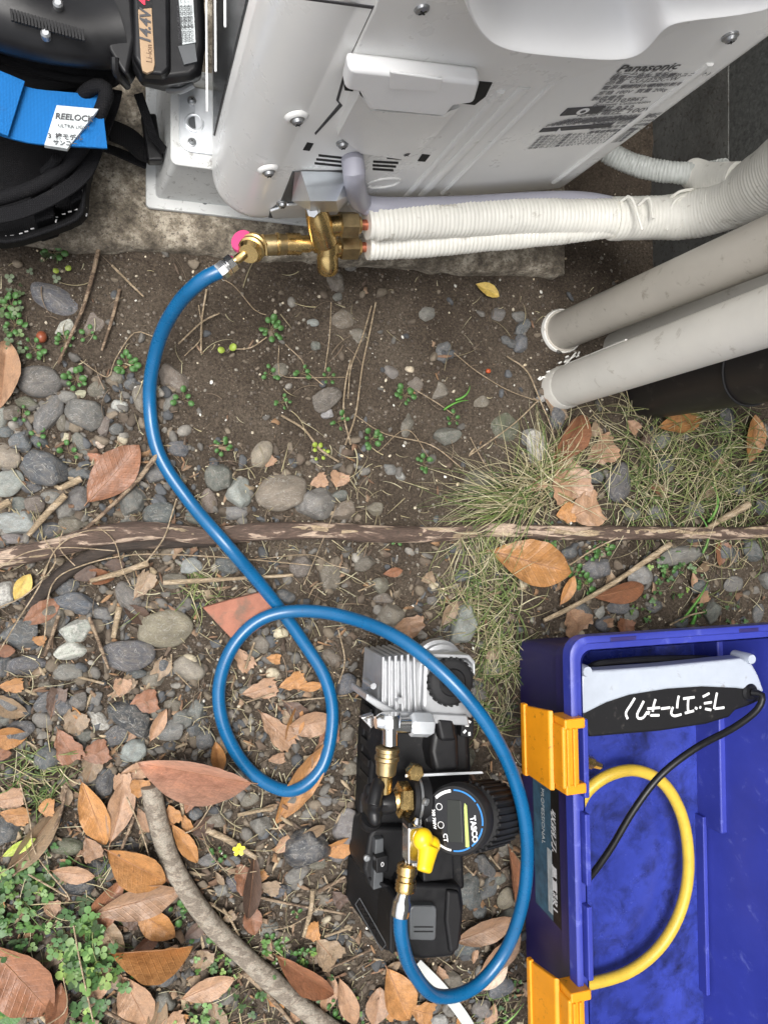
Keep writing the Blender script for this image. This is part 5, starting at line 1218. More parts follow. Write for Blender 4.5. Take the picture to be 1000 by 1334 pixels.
for zone, cnt in (((0, 470, 1010, 1334), 40), ((60, 300, 860, 1010), 8), ((440, 690, 1130, 1334), 12), ((290, 450, 840, 1000), 9), ((690, 990, 540, 820), 12), ((0, 200, 740, 1000), 10)):
    for _ in range(cnt):
        u = rl.uniform(zone[0], zone[1]); v = rl.uniform(zone[2], zone[3])
        if 455 < u < 610 and 840 < v < 1250 or u > 655 and v > 830: continue
        L = rl.uniform(18, 58); extra.append(f"{u:.0f} {v:.0f} {L:.0f} {L * rl.uniform(.34, .62):.0f} {rl.uniform(-90, 90):.0f} {rl.choice('ttpprod')}{rl.choice('tttfc')} {rl.choice((1, 2, 2, 3))}")
leaves += '|' + '|'.join(extra)
for s_ in leaves.replace('\n', '|').split('|'):
    t_ = s_.split(); u, v, L, W, a = map(float, t_[:5]); tn, kd = t_[5]; z = float(t_[6]) * .0011
    k = rnd.randrange(len(LM_[kd])); me, mr = LM_[kd][k]
    o = bpy.data.objects.new('leaf', me); COL.objects.link(o); mp = MP(u, v)
    o.location = G(u, v, z + .003); o.scale = (L * mp, W * mp * 1.05, L * mp * .5 + W * mp * .3)
    o.rotation_euler = (R(rnd.uniform(-7, 7)), R(rnd.uniform(-6, 6)), R(a))
    base, nm = LT[tn]; j = rnd.uniform(.85, 1.15); o.color = (*[c * j for c in base], 1)
    st_ = {'f': 'flat', 'c': 'curled', 'd': 'domed', 't': 'torn', 'F': 'folded'}[kd]
    size = 'small' if L < 36 else ('medium-sized' if L < 70 else 'large')
    if (u, v) == (148, 617): lab = 'wide reddish brown leaf with clear midrib lying left of the blue hose'
    elif (u, v) == (253, 1001): lab = 'biggest folded pinkish leaf lying under the lower left of the hose loop'
    elif (u, v) == (687, 731): lab = 'large orange-brown leaf lying just below the root, under the grass tuft'
    elif (u, v) == (632, 380): lab = 'small yellowish leaf alone on dark soil near the slab edge'
    else: lab = uniq(f'{size} {nm} {st_} leaf', u, v)
    tag(o, lab, 'leaf', 'fallen leaves on the yard')
    if L >= 40:
        c = bpy.data.objects.new('midrib', mr); COL.objects.link(c); c.parent = o
# small leaf crumbs
lv0 = LM_['t'][0][0]; 
pos, sz = sample(6600, lambda u, v: (dens(u, v) ** 2 if v > 560 else .04) * (1.6 if v > 960 else .7), .0010, .0058, 2.4, 1.2, .001)
for vi, (ln_, wd_) in enumerate(((1.6, .42), (1.1, .8), (1.9, .3))):
    q8 = np.random.RandomState(60 + vi); th8 = np.linspace(0, 2 * np.pi, 8)[:7]; rr8 = .55 + .75 * q8.rand(7)
    qv = np.c_[np.cos(th8) * rr8 * ln_, np.sin(th8) * rr8 * wd_, .12 * q8.randn(7)]; qv = np.vstack([qv, [[0, 0, .05]], qv - [0, 0, .09], [[0, 0, -.04]]])
    qt = np.array([(i, (i + 1) % 7, 7) for i in range(7)] + [(8 + (i + 1) % 7, 8 + i, 15) for i in range(7)] + [(i, 8 + i, (i + 1) % 7) for i in range(7)] + [((i + 1) % 7, 8 + i, 8 + (i + 1) % 7) for i in range(7)])
    k_ = slice(vi, None, 3); nn8 = len(pos[k_])
    V, T, C = batch(qv, qt, pos[k_], rotm(nn8), np.c_[sz[k_], sz[k_], sz[k_]], palette(nn8 + vi, [(.17, .10, .062), (.23, .155, .10), (.27, .16, .085), (.10, .072, .052), (.32, .25, .165)], (3, 3, 2, 3, 2))[:nn8])
    np_obj('leaf_crumbs', V, T, C, PEB, ('narrow', 'broad', 'splintery')[vi] + ' crumbs of broken dead leaves among the stones', 'leaf litter')

# ---- twigs, sticks, root
def twig(pts, wpx, mt, label, cat='twig', z=.006, name='twig', taper=.3, rough_=.12, seed=0, arch=0):
    c0 = curve([G(u, v, z + arch * math.sin(math.pi * i / max(1, len(pts) - 1))) for i, (u, v) in enumerate(pts)], .003)
    mp = MP(*pts[0]); r = wpx * mp / 2; N = len(c0)
    def rf(j, th):
        s = j / N; return r * (1 - taper * s) * (1 + rough_ * noise.noise(Vector((j * .25, math.cos(th), math.sin(th) + seed))) + rough_ * 1.3 * noise.noise(Vector((j * .07, seed, 0))))
    m_ = MB(); m_.tube(c0, rf, 10 if wpx < 8 else 18)
    return tag(obj(name, m_, mt, sm=50, loc=c0[N // 2]), label, cat)
twig([(131, 318), (122, 358), (110, 400), (95, 435), (77, 476)], 5.5, TWIG, 'long thin brown twig crossing the half-buried stone left of the hose', z=.008)
twig([(156, 378), (147, 415), (133, 458)], 4.5, TWIG, 'short straight twig beside the half-buried dark stone', z=.005)
twig([(146, 347), (168, 370), (187, 389)], 3, STICK, 'slim pale twig below the concrete slab edge')
twig([(204, 594), (180, 625), (142, 663), (103, 697)], 6.5, TWIG, 'grey forked twig lying beneath the wide reddish leaf', z=.014)
twig([(107, 624), (80, 637)], 9, STICK, 'short stout bark stick pointing at the wide reddish leaf', 'stick', z=.014, name='stick')
twig([(87, 645), (62, 670), (39, 697)], 9, STICK, 'stout yellowish bark stick between grey stones above the root', 'stick', z=.014, name='stick')
twig([(0, 662), (16, 653)], 10, STICK, 'cut pale wood chip at the left edge of the photo', 'stick', z=.016, name='stick')
twig([(193, 732), (160, 744), (118, 756)], 8, STICK, 'pale barkless stick just below the left part of the root', 'stick', z=.012, name='stick')
twig([(212, 758), (300, 753), (379, 748)], 6.5, STICK, 'straight straw-coloured stick passing beneath the blue hose', 'stick', z=.008, name='stick')
twig([(862, 708), (790, 757), (735, 787), (698, 806)], 7.5, STICK, 'long pale stick running from the root to the toolbox corner', 'stick', z=.015, name='stick')
twig([(960, 657), (915, 682), (893, 697)], 9, STICK, 'thick pale stick end among grass at the right', 'stick', z=.016, name='stick')
twig([(268, 1078), (298, 1092), (332, 1113)], 9, STICK, 'tan split stick under the yellow flower', 'stick', z=.008, name='stick')
twig([(308, 1058), (330, 1053), (353, 1048)], 5, STICK, 'short pale stick left of the leaf under the loop', 'stick', z=.008, name='stick')
twig([(322, 1163), (370, 1174), (448, 1186)], 4, TWIG, 'thin twig running from the dark folded leaf to the pump')
twig([(404, 1153), (402, 1180), (393, 1215)], 6.5, STICK, 'upright stubby stick left of the battery pack', 'stick', z=.01, name='stick')
twig([(412, 1157), (430, 1147), (446, 1136)], 5, TWIG, 'short twig leaning toward the pump battery')
twig([(117, 802), (130, 835), (142, 868)], 5, TWIG, 'brown twig right of the pale speckled stones', z=.012)
twig([(78, 800), (68, 830), (60, 852)], 5, TWIG, 'brown twig left of the pale speckled stones', z=.012)
twig([(156, 788), (148, 827)], 8, STICK, 'short yellowish wood splinter left of the khaki pebble', 'stick', z=.016, name='stick')
twig([(175, 1058), (155, 1108)], 4.5, TWIG, 'twig standing beside the two long tan leaves', z=.012)
twig([(165, 1028), (183, 1070), (198, 1120)], 2.2, STICK, 'thin dry stem curving beside the cut branch', z=.02)
twig([(88, 1020), (78, 1060), (55, 1100), (20, 1130)], 4, TWIG, 'dark leaf stalk arching across the dull tan leaf', z=.015)
twig([(316, 1262), (345, 1290), (372, 1320), (392, 1345)], 7, TWIG, 'brown twig running alongside the grey cut branch', z=.008)
twig([(480, 1232), (450, 1248), (408, 1266)], 3, TWIG, 'fine twig below the left side of the battery pack')
twig([(90, 877), (136, 889)], 4, STICK, 'short reed piece right of the green-grey stone', 'stick', name='stick')
twig([(233, 1010), (238, 1060)], 6, STICK, 'short flat stick end under the biggest pinkish leaf', 'stick', name='stick', z=.005)
twig([(138, 1306), (180, 1330)], 5, TWIG, 'short twig at the bottom beside the torn tan leaf', z=.012)
twig([(632, 1110), (646, 1127)], 2.5, STICK, 'thin pale stem right of the round gauge', z=.012)
twig([(598, 1121), (611, 1134)], 2.2, STICK, 'thin pale stem below the round gauge', z=.012)
twig([(660, 1103), (676, 1123)], 2.2, STICK, 'thin stem between gauge and blue hose', z=.012)
# the root: a long bark-covered piece crossing the yard
rt_ = thing('root', 'long brown bark-stripped root crossing the yard from left to right', 'root', G(450, 695))
c0 = curve([G(u, v, z) for u, v, z in ((-60, 738, .006), (0, 728, .008), (60, 716, .010), (130, 698, .012), (200, 692, .012), (270, 698, .010), (340, 692, .010), (420, 691, .010), (480, 695, .009), (560, 696, .007), (640, 690, .007), (720, 694, .010), (800, 694, .012), (880, 694, .013), (950, 694, .014), (1010, 688, .015), (1080, 680, .016))], .0025)
def rroot(j, th):
    s = j / len(c0); r = .0088 - .0022 * s
    r *= 1 + .18 * noise.noise(Vector((j * .03, 2, 0))) + .10 * noise.noise(Vector((j * .08, math.cos(th) * 2, math.sin(th) * 2))) + .05 * noise.noise(Vector((j * .15, math.cos(th) * 7, math.sin(th) * 7)))
    for k in (.66, .74, .81, .88, .93): r *= 1 + .13 * math.exp(-((s - k) / .004) ** 2)
    return r
m_ = MB(); m_.tube(c0, rroot, 28); obj('bark', m_, TROOT, rt_, sm=70)
for k in range(46):         # split strips of bark and wood lifting from it
    i0 = rnd.randrange(5, len(c0) - 30); ln_ = rnd.randrange(8, 26); sd_ = rnd.choice((-1, 1)) * rnd.uniform(0, .005)
    pts = [c0[min(i0 + q, len(c0) - 1)] + Vector((0, sd_ + .0008 * math.sin(q * .4), .0064 + .0012 * rnd.random() - abs(sd_) * .35)) for q in range(0, ln_, 2)]
    if len(pts) < 3: continue
    wd = [.0008 + .0036 * math.sin(math.pi * (q + .5) / len(pts)) * rnd.uniform(.6, 1) for q in range(len(pts))]
    m_ = MB(); m_.ribbon(pts, wd, Vector((0, 0, 1)), .0012); obj('bark_strip', m_, STICK if k % 2 else TROOT, rt_, bevel=.0003)
r2 = thing('root', 'shorter dark side root under the left part of the long root', 'root', G(110, 745))
m_ = MB(); c1 = curve([G(u, v, z) for u, v, z in ((40, 790, .002), (62, 765, .006), (100, 735, .008), (150, 712, .009), (220, 705, .006), (280, 704, .003))], .003)
m_.tube(c1, lambda j, th: .0062 * (1 + .2 * noise.noise(Vector((j * .1, math.cos(th) * 2, math.sin(th) * 2)))), 18); obj('bark', m_, m_bark('dark_side_root', (.04, .03, .024), (.16, .12, .09), .6), r2, sm=70)
# grey cut branch
br = thing('cut_branch', 'smooth grey curved branch with a sawn end at lower left', 'branch', G(280, 1200))
c0 = curve([G(u, v, .011) for u, v in ((196, 1018), (205, 1062), (226, 1125), (268, 1190), (320, 1243), (380, 1296), (430, 1335), (480, 1365))], .003)
m_ = MB(); m_.tube(c0, lambda j, th: .0088 * (1 + .04 * noise.noise(Vector((j * .08, math.cos(th) * 1.5, math.sin(th) * 1.5))) + .02 * noise.noise(Vector((j * .3, math.cos(th) * 5, math.sin(th) * 5))) + (.12 * math.exp(-((j - len(c0) * .62) / 4) ** 2))), 28); obj('bark', m_, BRANCH, br, sm=60)
d0 = (c0[0] - c0[1]).normalized(); m_ = MB(); m_.lathe(c0[0] - d0 * .001, c0[0] + d0 * .0006, [(0, .0084), (.8, .0082), (1, .0074)], 24); obj('sawn_end', m_, M('sawn_wood', (.16, .12, .09), .9, var=.3, vs=200), br)
m_ = MB(); m_.add(*blob(c0[int(len(c0) * .62)] + Vector((.002, 0, .0075)), .0028, .0022, .0016)); obj('bud_scar', m_, TWIG, br)
# tile, strip, nut, flower
m_ = MB(); pl_ = [G(u, v, .009) for u, v in ((262, 789), (300, 778), (346, 767), (350, 782), (352, 803), (325, 822), (302, 832), (283, 812))]
for i_, p in enumerate(pl_): p.z = .016 if i_ in (0, 1, 2) else .0185
m_.prism([p - Vector((0, 0, .007)) for p in pl_], pl_); o = obj('tile_piece', m_, TERRA, bevel=.0012, loc=pl_[0]); tag(o, 'broken terracotta tile piece half under the blue hose', 'tile')
m_ = MB(); m_.ribbon(curve([G(538, 1248, .010), G(570, 1280, .012), G(600, 1320, .012), G(625, 1370, .012)], .004), .0105, Vector((0, 0, 1)), .0012); tag(obj('foam_strip', m_, ISO, bevel=.0004), 'flat grey-white strip on the ground beneath the hose and battery', 'strip')
m_ = MB(); m_.add(*blob(G(55, 440, .005), .0045, .0052, .0045)); tag(obj('nut', m_, M('nut_shell', (.20, .055, .025), .3, var=.2)), 'small shiny reddish-brown nut near the tool pouch', 'nut')
m_ = MB(); m_.add(*blob(G(634, 484, .003), .0028, .0024, .0022)); tag(obj('berry', m_, M('red_berry', (.40, .07, .02), .35)), 'tiny orange-red berry on dark soil left of the drain pipes', 'berry')
FLW = M('yellow_petal', (.78, .68, .04), .5)
fl = thing('flower', 'tiny yellow five-petalled flower on the split stick', 'flower', G(308, 1098, .016))
for k in range(5):
    a = 2 * math.pi * k / 5 + .3; c = G(308, 1098, .017); d_ = Vector((math.cos(a), math.sin(a), .15)); s_2 = Vector((-math.sin(a), math.cos(a), 0))
    m_ = MB(); q = [c, c + d_ * .003 + s_2 * .0021, c + d_ * .0058 + s_2 * .0012, c + d_ * .0058 - s_2 * .0012, c + d_ * .003 - s_2 * .0021]
    m_.prism([p - Vector((0, 0, .0004)) for p in q], q); obj('petal', m_, FLW, fl)
m_ = MB(); m_.add(*blob(G(308, 1098, .0175), .0012, .0012, .001, 10)); obj('flower_centre', m_, M('flower_centre', (.6, .4, .03), .6), fl)

# ---- green seedlings: each a thing with its leaves
GRN = M('seedling_leaf', (.060, .145, .038), .5, var=.25, vs=200); GRN2 = M('yellow_green_leaf', (.26, .34, .05), .5, var=.2, vs=200); STEM = M('dry_stem', (.24, .19, .11), .7)
def roundleaf(n_=10, lob=0):
    V = [(0, 0, 0)]
    for k in range(n_):
        a = 2 * math.pi * k / n_; r = 1 + lob * math.cos(5 * a); V.append((r * math.cos(a) + 1.0, r * math.sin(a) * .9, .12 * math.cos(2 * a)))
    V[0] = (1.0, 0, -.12); m = n_ + 1; V += [(x, y, z - .05) for x, y, z in V]
    Fc = [(0, 1 + k, 1 + (k + 1) % n_) for k in range(n_)] + [(m, m + 1 + (k + 1) % n_, m + 1 + k) for k in range(n_)]
    Fc += [(1 + k, m + 1 + k, m + 1 + (k + 1) % n_, 1 + (k + 1) % n_) for k in range(n_)]
    return V, Fc
LFM = {}
for nm_, mt_ in (('g', GRN), ('y', GRN2)):
    V_, F_ = roundleaf(); me = bpy.data.meshes.new('leaf'); me.from_pydata(V_, [], F_); me.materials.append(mt_); me.shade_smooth(); LFM[nm_] = me
seed = """85 445 9 4.5 g|45 455 8 5 g|100 495 10 5 g|165 475 13 5 g|116 437 5 4 g|352 432 12 5.5 g|350 488 6 4 g|393 487 6 4 g|427 492 5 4 g|238 521 5 5 g|288 582 8 4 g|366 525 6 4 g|296 461 2 6 y|415 590 7 4.5 y|527 515 12 5 g|483 572 9 5 g|590 545 5 4 g|552 603 8 4.5 g|84 357 2 6 y|15 400 9 5 g|20 425 9 5 g|5 395 5 5 g
70 330 6 5 g|440 550 6 5 g|30 540 5 4 g|745 745 8 5 g|780 715 6 6 g|758 760 8 6 g|865 745 9 5 g|395 1240 7 5 g|352 1228 7 5 g|283 1110 7 4 g|152 1163 5 7 g|230 1185 6 6 g|125 1195 6 7 g|385 1186 3 4 g|262 1215 6 6 g|440 1305 10 5 g|345 1285 8 5 g|765 720 6 5 g|50 570 4 4 g|90 590 4 5 g|900 790 6 5 g|515 700 5 4 g"""
for s_ in seed.replace('\n', '|').split('|'):
    t_ = s_.split(); u, v, n_, sz_ = map(float, t_[:4]); tn = t_[4]; n_ = int(n_)
    b = G(u, v, .001)
    root = thing('seedling', uniq(('yellow-green' if tn == 'y' else 'green') + (' seedling' if n_ < 7 else ' bushy seedling'), u, v), 'seedling', b, 'small seedlings sprouting from the soil')
    mst = MB()
    for k in range(n_):
        a = k * 2.4 + rnd.random(); rr2 = (.0016 + .0075 * math.sqrt((k + .3) / n_)) * (1 if n_ > 3 else .5) * sz_ / 4.6
        c = bpy.data.objects.new('leaf', LFM[tn]); COL.objects.link(c); c.parent = root
        s2 = sz_ * .00062 * rnd.uniform(.6, 1.05); hz_ = .004 + .004 * rnd.random()
        c.location = (rr2 * math.cos(a) * .7, rr2 * math.sin(a) * .7, hz_); c.scale = (s2, s2, s2); c.rotation_euler = (R(rnd.uniform(-18, 18)), R(rnd.uniform(-25, 8)), a)
        mst.tube([b, b + Vector(c.location) * .6 + Vector((0, 0, .001)), b + Vector(c.location)], .0002, 4)
    obj('stems', mst, STEM, root)

# ---- grass, clover and straw (uncountable)
def blades(name, specs, label, cat, mt=BLADE):
    VV = []; TT = []; CC = []; n0 = 0
    for (x, y, z0, a, L, w0, lift, col, droop) in specs:
        K = 7; cv_ = rnd.uniform(-1.3, 1.3); px, py = x, y; base = gz(x, y); aa = a
        dz = lift
        for k in range(K + 1):
            s = k / K; ww = w0 * (1 - .85 * s ** 1.6)
            zz = z0 + L * (dz * math.sin(min(1, s * 1.15) * math.pi * .5) - droop * s * s)
            zz = max(zz, gz(px, py) - z0 * 0 + .0012 - 0)
            sx, sy = -math.sin(aa) * ww / 2, math.cos(aa) * ww / 2
            VV += [(px - sx, py - sy, zz), (px, py, zz + ww * .35), (px + sx, py + sy, zz)]; CC += [col] * 3
            aa = a + cv_ * s; st = L / K; px += math.cos(aa) * st; py += math.sin(aa) * st
        for k in range(K):
            for q in (0, 1):
                i = n0 + k * 3 + q; TT += [(i, i + 3, i + 4), (i, i + 4, i + 1)]
            i = n0 + k * 3; TT += [(i, i + 2, i + 5), (i, i + 5, i + 3)]
        n0 += (K + 1) * 3
    np_obj(name, np.array(VV), np.array(TT), np.array(CC), mt, label, cat, True)
STR = [(.54, .48, .30), (.44, .38, .22), (.62, .57, .38), (.34, .29, .17)]; GR = [(.15, .22, .06), (.10, .17, .045), (.22, .27, .09), (.28, .30, .12)]
def spec(u, v, n_, spread, L0, L1, greeness, adir=None, aspr=math.pi, w0=.0011, lift=.45, z0=.004, droop=.4):
    out = []
    for _ in range(int(n_ * 1.45)):
        r = spread * math.sqrt(rnd.random()); t = rnd.random() * 6.28; p = G(u + r * math.cos(t), v + r * math.sin(t))
        a = (rnd.random() * 6.28 if adir is None else R(adir) + rnd.gauss(0, aspr))
        c = rnd.choice(GR if rnd.random() < greeness else STR); j = rnd.uniform(.7, 1.2)
        out.append((p.x, p.y, p.z + z0 * rnd.uniform(.3, 1), a, rnd.uniform(L0, L1), w0 * rnd.uniform(.6, 1.25), lift * rnd.uniform(.2, 1.1), tuple(q * j for q in c), droop * rnd.uniform(.6, 1.3)))
    return out
sp1 = spec(668, 655, 75, 18, .04, .115, .45, 172, .32) + spec(690, 640, 60, 25, .03, .10, .45, 205, .5) + spec(705, 620, 50, 25, .03, .085, .3, 90, .6) + spec(715, 610, 55, 30, .03, .09, .3, 30, .7) + spec(690, 640, 50, 40, .02, .06, .5)
blades('dry_grass_tuft', sp1, 'tangled tuft of dry and green grass above the orange-brown leaf', 'grass')
sp2 = spec(640, 745, 60, 35, .02, .06, .6) + spec(640, 800, 95, 38, .02, .055, .6) + spec(650, 860, 100, 30, .02, .05, .55) + spec(620, 700, 40, 30, .02, .07, .5, 250, .5) + spec(640, 930, 60, 25, .015, .045, .4) + spec(595, 780, 30, 25, .015, .04, .5)
blades('green_grass_patch', sp2, 'green and dry grass growing between the pump and the toolbox corner', 'grass')
sp3 = spec(880, 615, 150, 75, .03, .10, .6) + spec(960, 590, 110, 60, .03, .10, .65, 200, .5) + spec(830, 640, 70, 45, .02, .08, .6) + spec(800, 560, 35, 40, .02, .07, .2) + spec(960, 660, 70, 45, .02, .08, .7) + spec(860, 530, 30, 50, .02, .06, .3, 20, .6)
blades('matted_grass', sp3, 'matted green and straw grass beneath the black downpipe', 'grass')
sp4 = spec(190, 800, 5, 10, .02, .04, .2) + spec(262, 765, 40, 25, .01, .03, .6) + spec(50, 1010, 55, 35, .015, .045, .7) + spec(40, 700, 10, 30, .02, .05, .3) + spec(940, 750, 16, 40, .02, .05, .6) + spec(590, 1290, 8, 40, .01, .03, .3) + spec(640, 1310, 16, 25, .01, .035, .8) + spec(100, 1200, 45, 80, .02, .06, .4) + spec(330, 1290, 24, 60, .015, .045, .6)
blades('scattered_grass', sp4, 'sparse short grass blades among the stones and clover', 'grass')
sp5 = [(*G(575, 535)[:2], .006, R(40), .028, .0028, .3, (.10, .28, .04), .2), (*G(590, 522)[:2], .006, R(15), .022, .0030, .3, (.11, .30, .05), .2),
       (*G(880, 810)[:2], .008, R(66), .060, .0042, .3, (.11, .28, .05), .3), (*G(912, 680)[:2], .012, R(62), .045, .0045, .3, (.13, .32, .06), .3), (*G(905, 720)[:2], .012, R(78), .05, .004, .3, (.10, .25, .05), .3),
       (*G(645, 1334)[:2], .008, R(52), .035, .0035, .3, (.20, .36, .10), .2), (*G(895, 812)[:2], .008, R(85), .02, .006, .3, (.10, .30, .05), .2)]
blades('broad_grass_blades', sp5, 'a few bright broad grass blades near soil stones and toolbox', 'grass')
# dry straw and rootlets
def wires(name, paths, label, cat='straw'):
    m_ = MB(); 
    for pts, r, z in paths:
        m_.tube(curve([G(u, v, z) for u, v in pts], .005), r, 5)
    tag(obj(name, m_, STICK, sm=80), label, cat, kind='stuff')
W = [([(0, 790), (40, 770), (75, 730), (60, 700)], .0006, .022), ([(0, 850), (30, 800), (55, 760), (75, 715), (110, 692), (150, 690)], .0006, .024), ([(60, 830), (70, 760), (110, 735), (170, 722), (240, 722), (330, 728), (400, 735)], .0006, .016),
     ([(0, 740), (40, 718), (90, 712), (150, 716)], .0005, .024), ([(190, 730), (212, 700), (222, 670), (228, 650)], .0007, .022), ([(100, 735), (80, 712), (85, 690)], .0005, .024), ([(130, 686), (150, 705), (160, 740), (170, 760)], .0005, .024), ([(330, 728), (400, 722), (430, 735), (450, 740)], .0005, .006),
     ([(432, 700 - 40), (415, 700), (390, 760)], .0004, .016), ([(455, 470), (448, 500), (446, 540), (455, 580)], .0009, .006), ([(488, 395), (478, 440), (470, 480), (462, 540), (448, 580)], .0009, .006), ([(482, 400), (470, 440), (455, 480), (452, 520)], .0007, .006),
     ([(430, 395), (428, 440), (422, 485)], .0006, .003), ([(365, 600 - 58), (395, 560), (415, 585), (440, 602)], .0012, .005), ([(268, 380), (262, 420), (261, 462)], .0010, .005), ([(232, 450), (262, 422), (285, 410)], .0008, .005), ([(258, 400), (262, 440), (240, 465)], .0006, .005),
     ([(105, 590 - 120), (140, 492), (150, 470), (175, 435), (200, 440)], .0005, .004), ([(304, 457), (325, 455), (345, 442)], .0006, .005), ([(265, 370 - 10), (300, 372), (330, 405), (345, 412)], .0004, .003), ([(362, 452), (362, 480), (372, 492), (450, 492)], .0004, .003), ([(370, 450), (392, 470), (400, 485), (420, 502)], .0005, .003),
     ([(590, 460), (620, 485), (660, 510), (700, 525), (690, 520)], .0005, .005), ([(540, 508), (570, 525), (592, 540), (590, 532)], .0006, .004), ([(655, 466), (680, 485), (695, 520), (715, 570), (712, 620)], .0008, .008), ([(460, 540), (500, 565), (560, 580), (600, 610)], .0006, .005), ([(490, 700 - 110), (530, 560), (560, 600)], .0004, .004),
     ([(605, 595), (660, 555), (690, 525)], .0007, .014), ([(610, 1270 - 700), (625, 600), (640, 625)], .0005, .008), ([(30, 1010), (42, 1055), (50, 1100), (90, 1150), (92, 1158)], .0006, .018), ([(40, 1127), (90, 1155)], .0008, .016), ([(98, 1190), (105, 1230), (115, 1275), (123, 1310)], .0008, .020), ([(0, 1130), (30, 1110), (60, 1080)], .0004, .014),
     ([(85, 1255), (90, 1290), (70, 1310), (20, 1330)], .0006, .02), ([(262, 1080), (275, 1110), (300, 1130), (335, 1128)], .0005, .012), ([(290, 1180), (300, 1195), (310, 1215)], .0012, .008), ([(275, 1175), (302, 1192)], .0010, .008), ([(355, 985 - 940 + 1160), (375, 1200), (400, 1185), (415, 1170)], .0005, .012), ([(420, 1215), (437, 1208), (455, 1200)], .0012, .010),
     ([(440, 1205), (425, 1260), (405, 1268)], .0005, .008), ([(240, 960), (255, 935), (262, 900)], .0004, .004), ([(318, 870), (330, 835)], .0012, .008), ([(318, 912), (355, 900)], .0006, .010), ([(368, 912), (450, 904)], .0007, .008), ([(440, 820), (448, 860), (440, 890)], .0008, .004), ([(360, 1330 - 400), (345, 900)], .0005, .005),
     ([(860, 812), (885, 800), (905, 795)], .0010, .012), ([(900, 730), (930, 738), (945, 715), (940, 710)], .0007, .016), ([(730, 735), (760, 715), (790, 700)], .0009, .018), ([(222, 848), (222, 875)], .0007, .018), ([(228, 873), (248, 893)], .0006, .012), ([(275, 1040), (255, 1072), (240, 1080)], .0007, .012), ([(440, 760), (412, 640 + 120), (400, 778)], .0006, .006), ([(465, 770), (492, 758)], .0009, .006)]
wires('dry_stems', W, 'tangle of thin dry stems and rootlets over root and soil')
def rs(n_, fn, L0, L1, w0):
    out = []
    k = 0
    while k < n_:
        u, v = rnd.uniform(-330, 1240), rnd.uniform(300, 1600)
        if rnd.random() > fn(u, v): continue
        p = G(u, v)
        if p.y > edge(p.x) - .003 or (u > 680 and v > 840): continue
        k += 1; c = rnd.choice(STR + [(.20, .15, .10), (.26, .19, .13)]); j = rnd.uniform(.6, 1.05)
        out.append((p.x, p.y, p.z + rnd.uniform(.001, .007), rnd.random() * 6.28, L0 + (L1 - L0) * rnd.random() ** 2, w0 * rnd.uniform(.5, 1.4), .05, tuple(q * j for q in c), .05))
    return out
blades('straw_bits', rs(3900, lambda u, v: .12 if v < 580 else (1 if 230 < u < 470 else .6), .006, .035, .0009), 'short bits of dry straw scattered over the ground', 'straw')
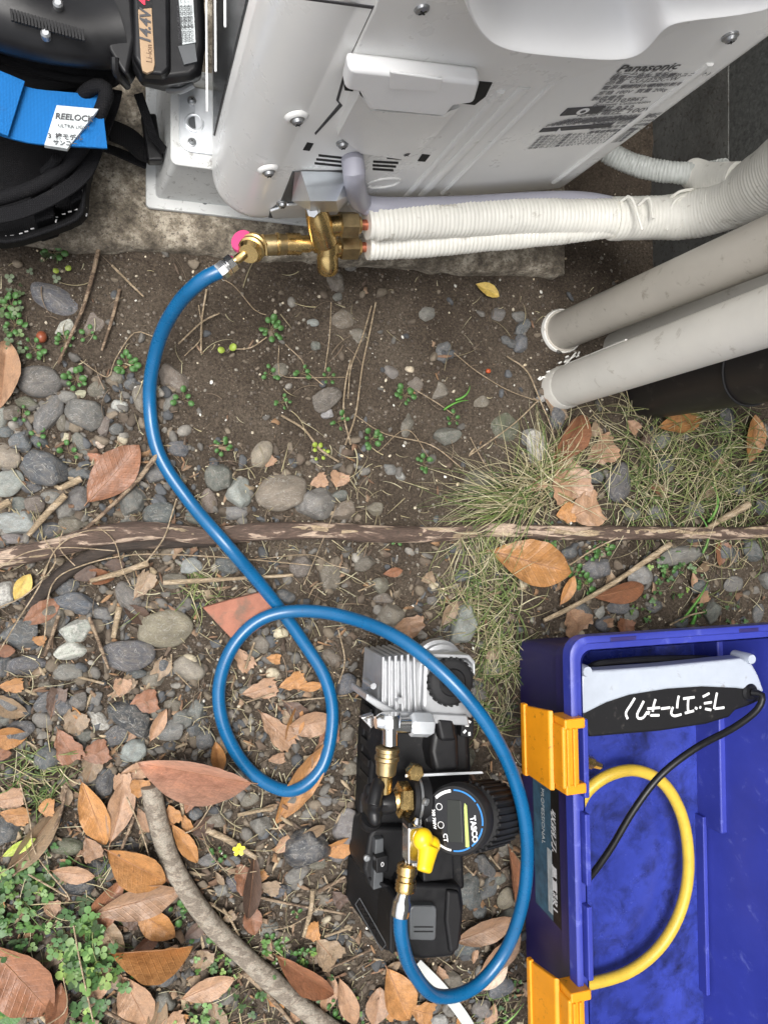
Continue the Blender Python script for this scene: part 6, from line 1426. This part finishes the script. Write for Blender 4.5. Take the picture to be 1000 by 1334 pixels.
# clover mats: trefoils on short stalks
CV, CT = [], []
for k in range(3):
    a = 2 * math.pi * k / 3; n_ = 7; b0 = len(CV)
    for q in range(n_):
        th = 2 * math.pi * q / n_; r = .5 * (1 - .18 * (q == 0)); x = .55 + r * math.cos(th); y = r * .95 * math.sin(th); z = .12 * (x - .3) - .10 * (abs(y) < .1) + .04
        CV.append((x * math.cos(a) - y * math.sin(a), x * math.sin(a) + y * math.cos(a), z))
    CT += [(b0, b0 + q, b0 + q + 1) for q in range(1, n_ - 1)]
CV = np.array(CV); CT = np.array(CT)
CT = np.vstack([CT, CT[:, ::-1] + len(CV)]); CV = np.vstack([CV, CV - np.array([0, 0, .04])])
def clover(name, blobs, label, size=(.0030, .0080), cols=None):
    pos = []; 
    for u, v, r, n_, h0, h1 in blobs:
        for _ in range(int(n_ * .42)):
            rr3 = r * rnd.random() ** .6; t = rnd.random() * 6.28; p = G(u + rr3 * math.cos(t), v + rr3 * math.sin(t)); p.z += rnd.uniform(h0, h1); pos.append(p[:])
    n_ = len(pos); s = size[0] + (size[1] - size[0]) * nr.rand(n_) ** 1.4
    c = palette(n_, cols or [(.075, .155, .042), (.05, .115, .035), (.12, .21, .055), (.19, .28, .07), (.07, .115, .055)], (4, 4, 2, .8, 2))
    V, T, C = batch(CV, CT, np.array(pos), rotm(n_), np.c_[s, s, s], c)
    # stalks
    SV = []; ST = []; SCo = []; b0 = len(V)
    for i, p in enumerate(pos):
        g_ = gz(p[0], p[1]); q = (p[0] + rnd.uniform(-.004, .004), p[1] + rnd.uniform(-.004, .004), g_)
        k0 = b0 + len(SV); SV += [(p[0] - .0003, p[1], p[2]), (p[0] + .0003, p[1], p[2]), (q[0] + .0003, q[1], q[2]), (q[0] - .0003, q[1], q[2] - .0005), (p[0], p[1] + .0003, p[2]), (q[0], q[1] + .0003, q[2])]
        ST += [(k0, k0 + 1, k0 + 2), (k0, k0 + 2, k0 + 3), (k0, k0 + 4, k0 + 5), (k0, k0 + 5, k0 + 3), (k0 + 1, k0 + 4, k0 + 5), (k0 + 1, k0 + 5, k0 + 2)]; SCo += [(.16, .20, .08)] * 6
    np_obj(name, np.vstack([V, SV]), np.vstack([T, ST]), np.vstack([C, SCo]), GREEN, label, 'clover')
clover('clover_patch', [(35, 1140, 38, 85, .006, .018), (20, 1185, 30, 45, .006, .018), (110, 1215, 42, 120, .008, .022), (115, 1265, 38, 80, .006, .02), (30, 1215, 35, 35, .005, .014), (60, 1170, 60, 45, .004, .012), (95, 1318, 40, 50, .004, .014), (60, 1120, 30, 22, .004, .01), (5, 1325, 30, 25, .006, .016), (165, 1260, 24, 24, .006, .016)], 'dense clover covering the bottom left of the yard')
clover('clover_patch', [(275, 1250, 32, 40, .005, .014), (300, 1262, 24, 22, .005, .014), (285, 1318, 42, 60, .005, .014), (235, 1185, 16, 14, .004, .012), (360, 1235, 22, 26, .004, .010), (400, 1240, 16, 16, .004, .01), (345, 1275, 20, 22, .006, .02), (430, 1308, 40, 50, .003, .009), (250, 1330, 26, 24, .005, .014)], 'lighter clover sprigs either side of the grey cut branch', (.0022, .0052), [(.09, .18, .045), (.06, .13, .035), (.15, .25, .06), (.20, .30, .08), (.055, .10, .04)])
clover('ground_weed', [(865, 755, 38, 80, .003, .010), (830, 790, 26, 40, .003, .009), (750, 750, 20, 22, .004, .01), (780, 718, 18, 14, .004, .01), (900, 720, 40, 30, .003, .008), (945, 790, 30, 25, .003, .008), (700, 700, 40, 24, .003, .008), (740, 625, 40, 24, .003, .008)], 'low green weeds between root and toolbox', (.0016, .0042))
clover('ground_weed', [(15, 390, 26, 34, .003, .010), (20, 440, 20, 20, .003, .01), (60, 355, 22, 16, .003, .008), (75, 330, 16, 14, .003, .008), (50, 985, 30, 30, .003, .01), (60, 1010, 26, 22, .003, .01)], 'small grey-green weeds along the left edge', (.0016, .0045), [(.075, .105, .05), (.06, .09, .04), (.10, .15, .055), (.12, .14, .085), (.07, .105, .045)])
clover('ground_weed', [(655, 1300, 24, 30, .003, .009), (640, 1255, 20, 12, .003, .007), (670, 1270, 10, 10, .003, .007), (500, 1300, 60, 20, .002, .006), (470, 1330, 40, 18, .002, .006)], 'green weeds on the soil between pump and toolbox', (.0016, .0042))
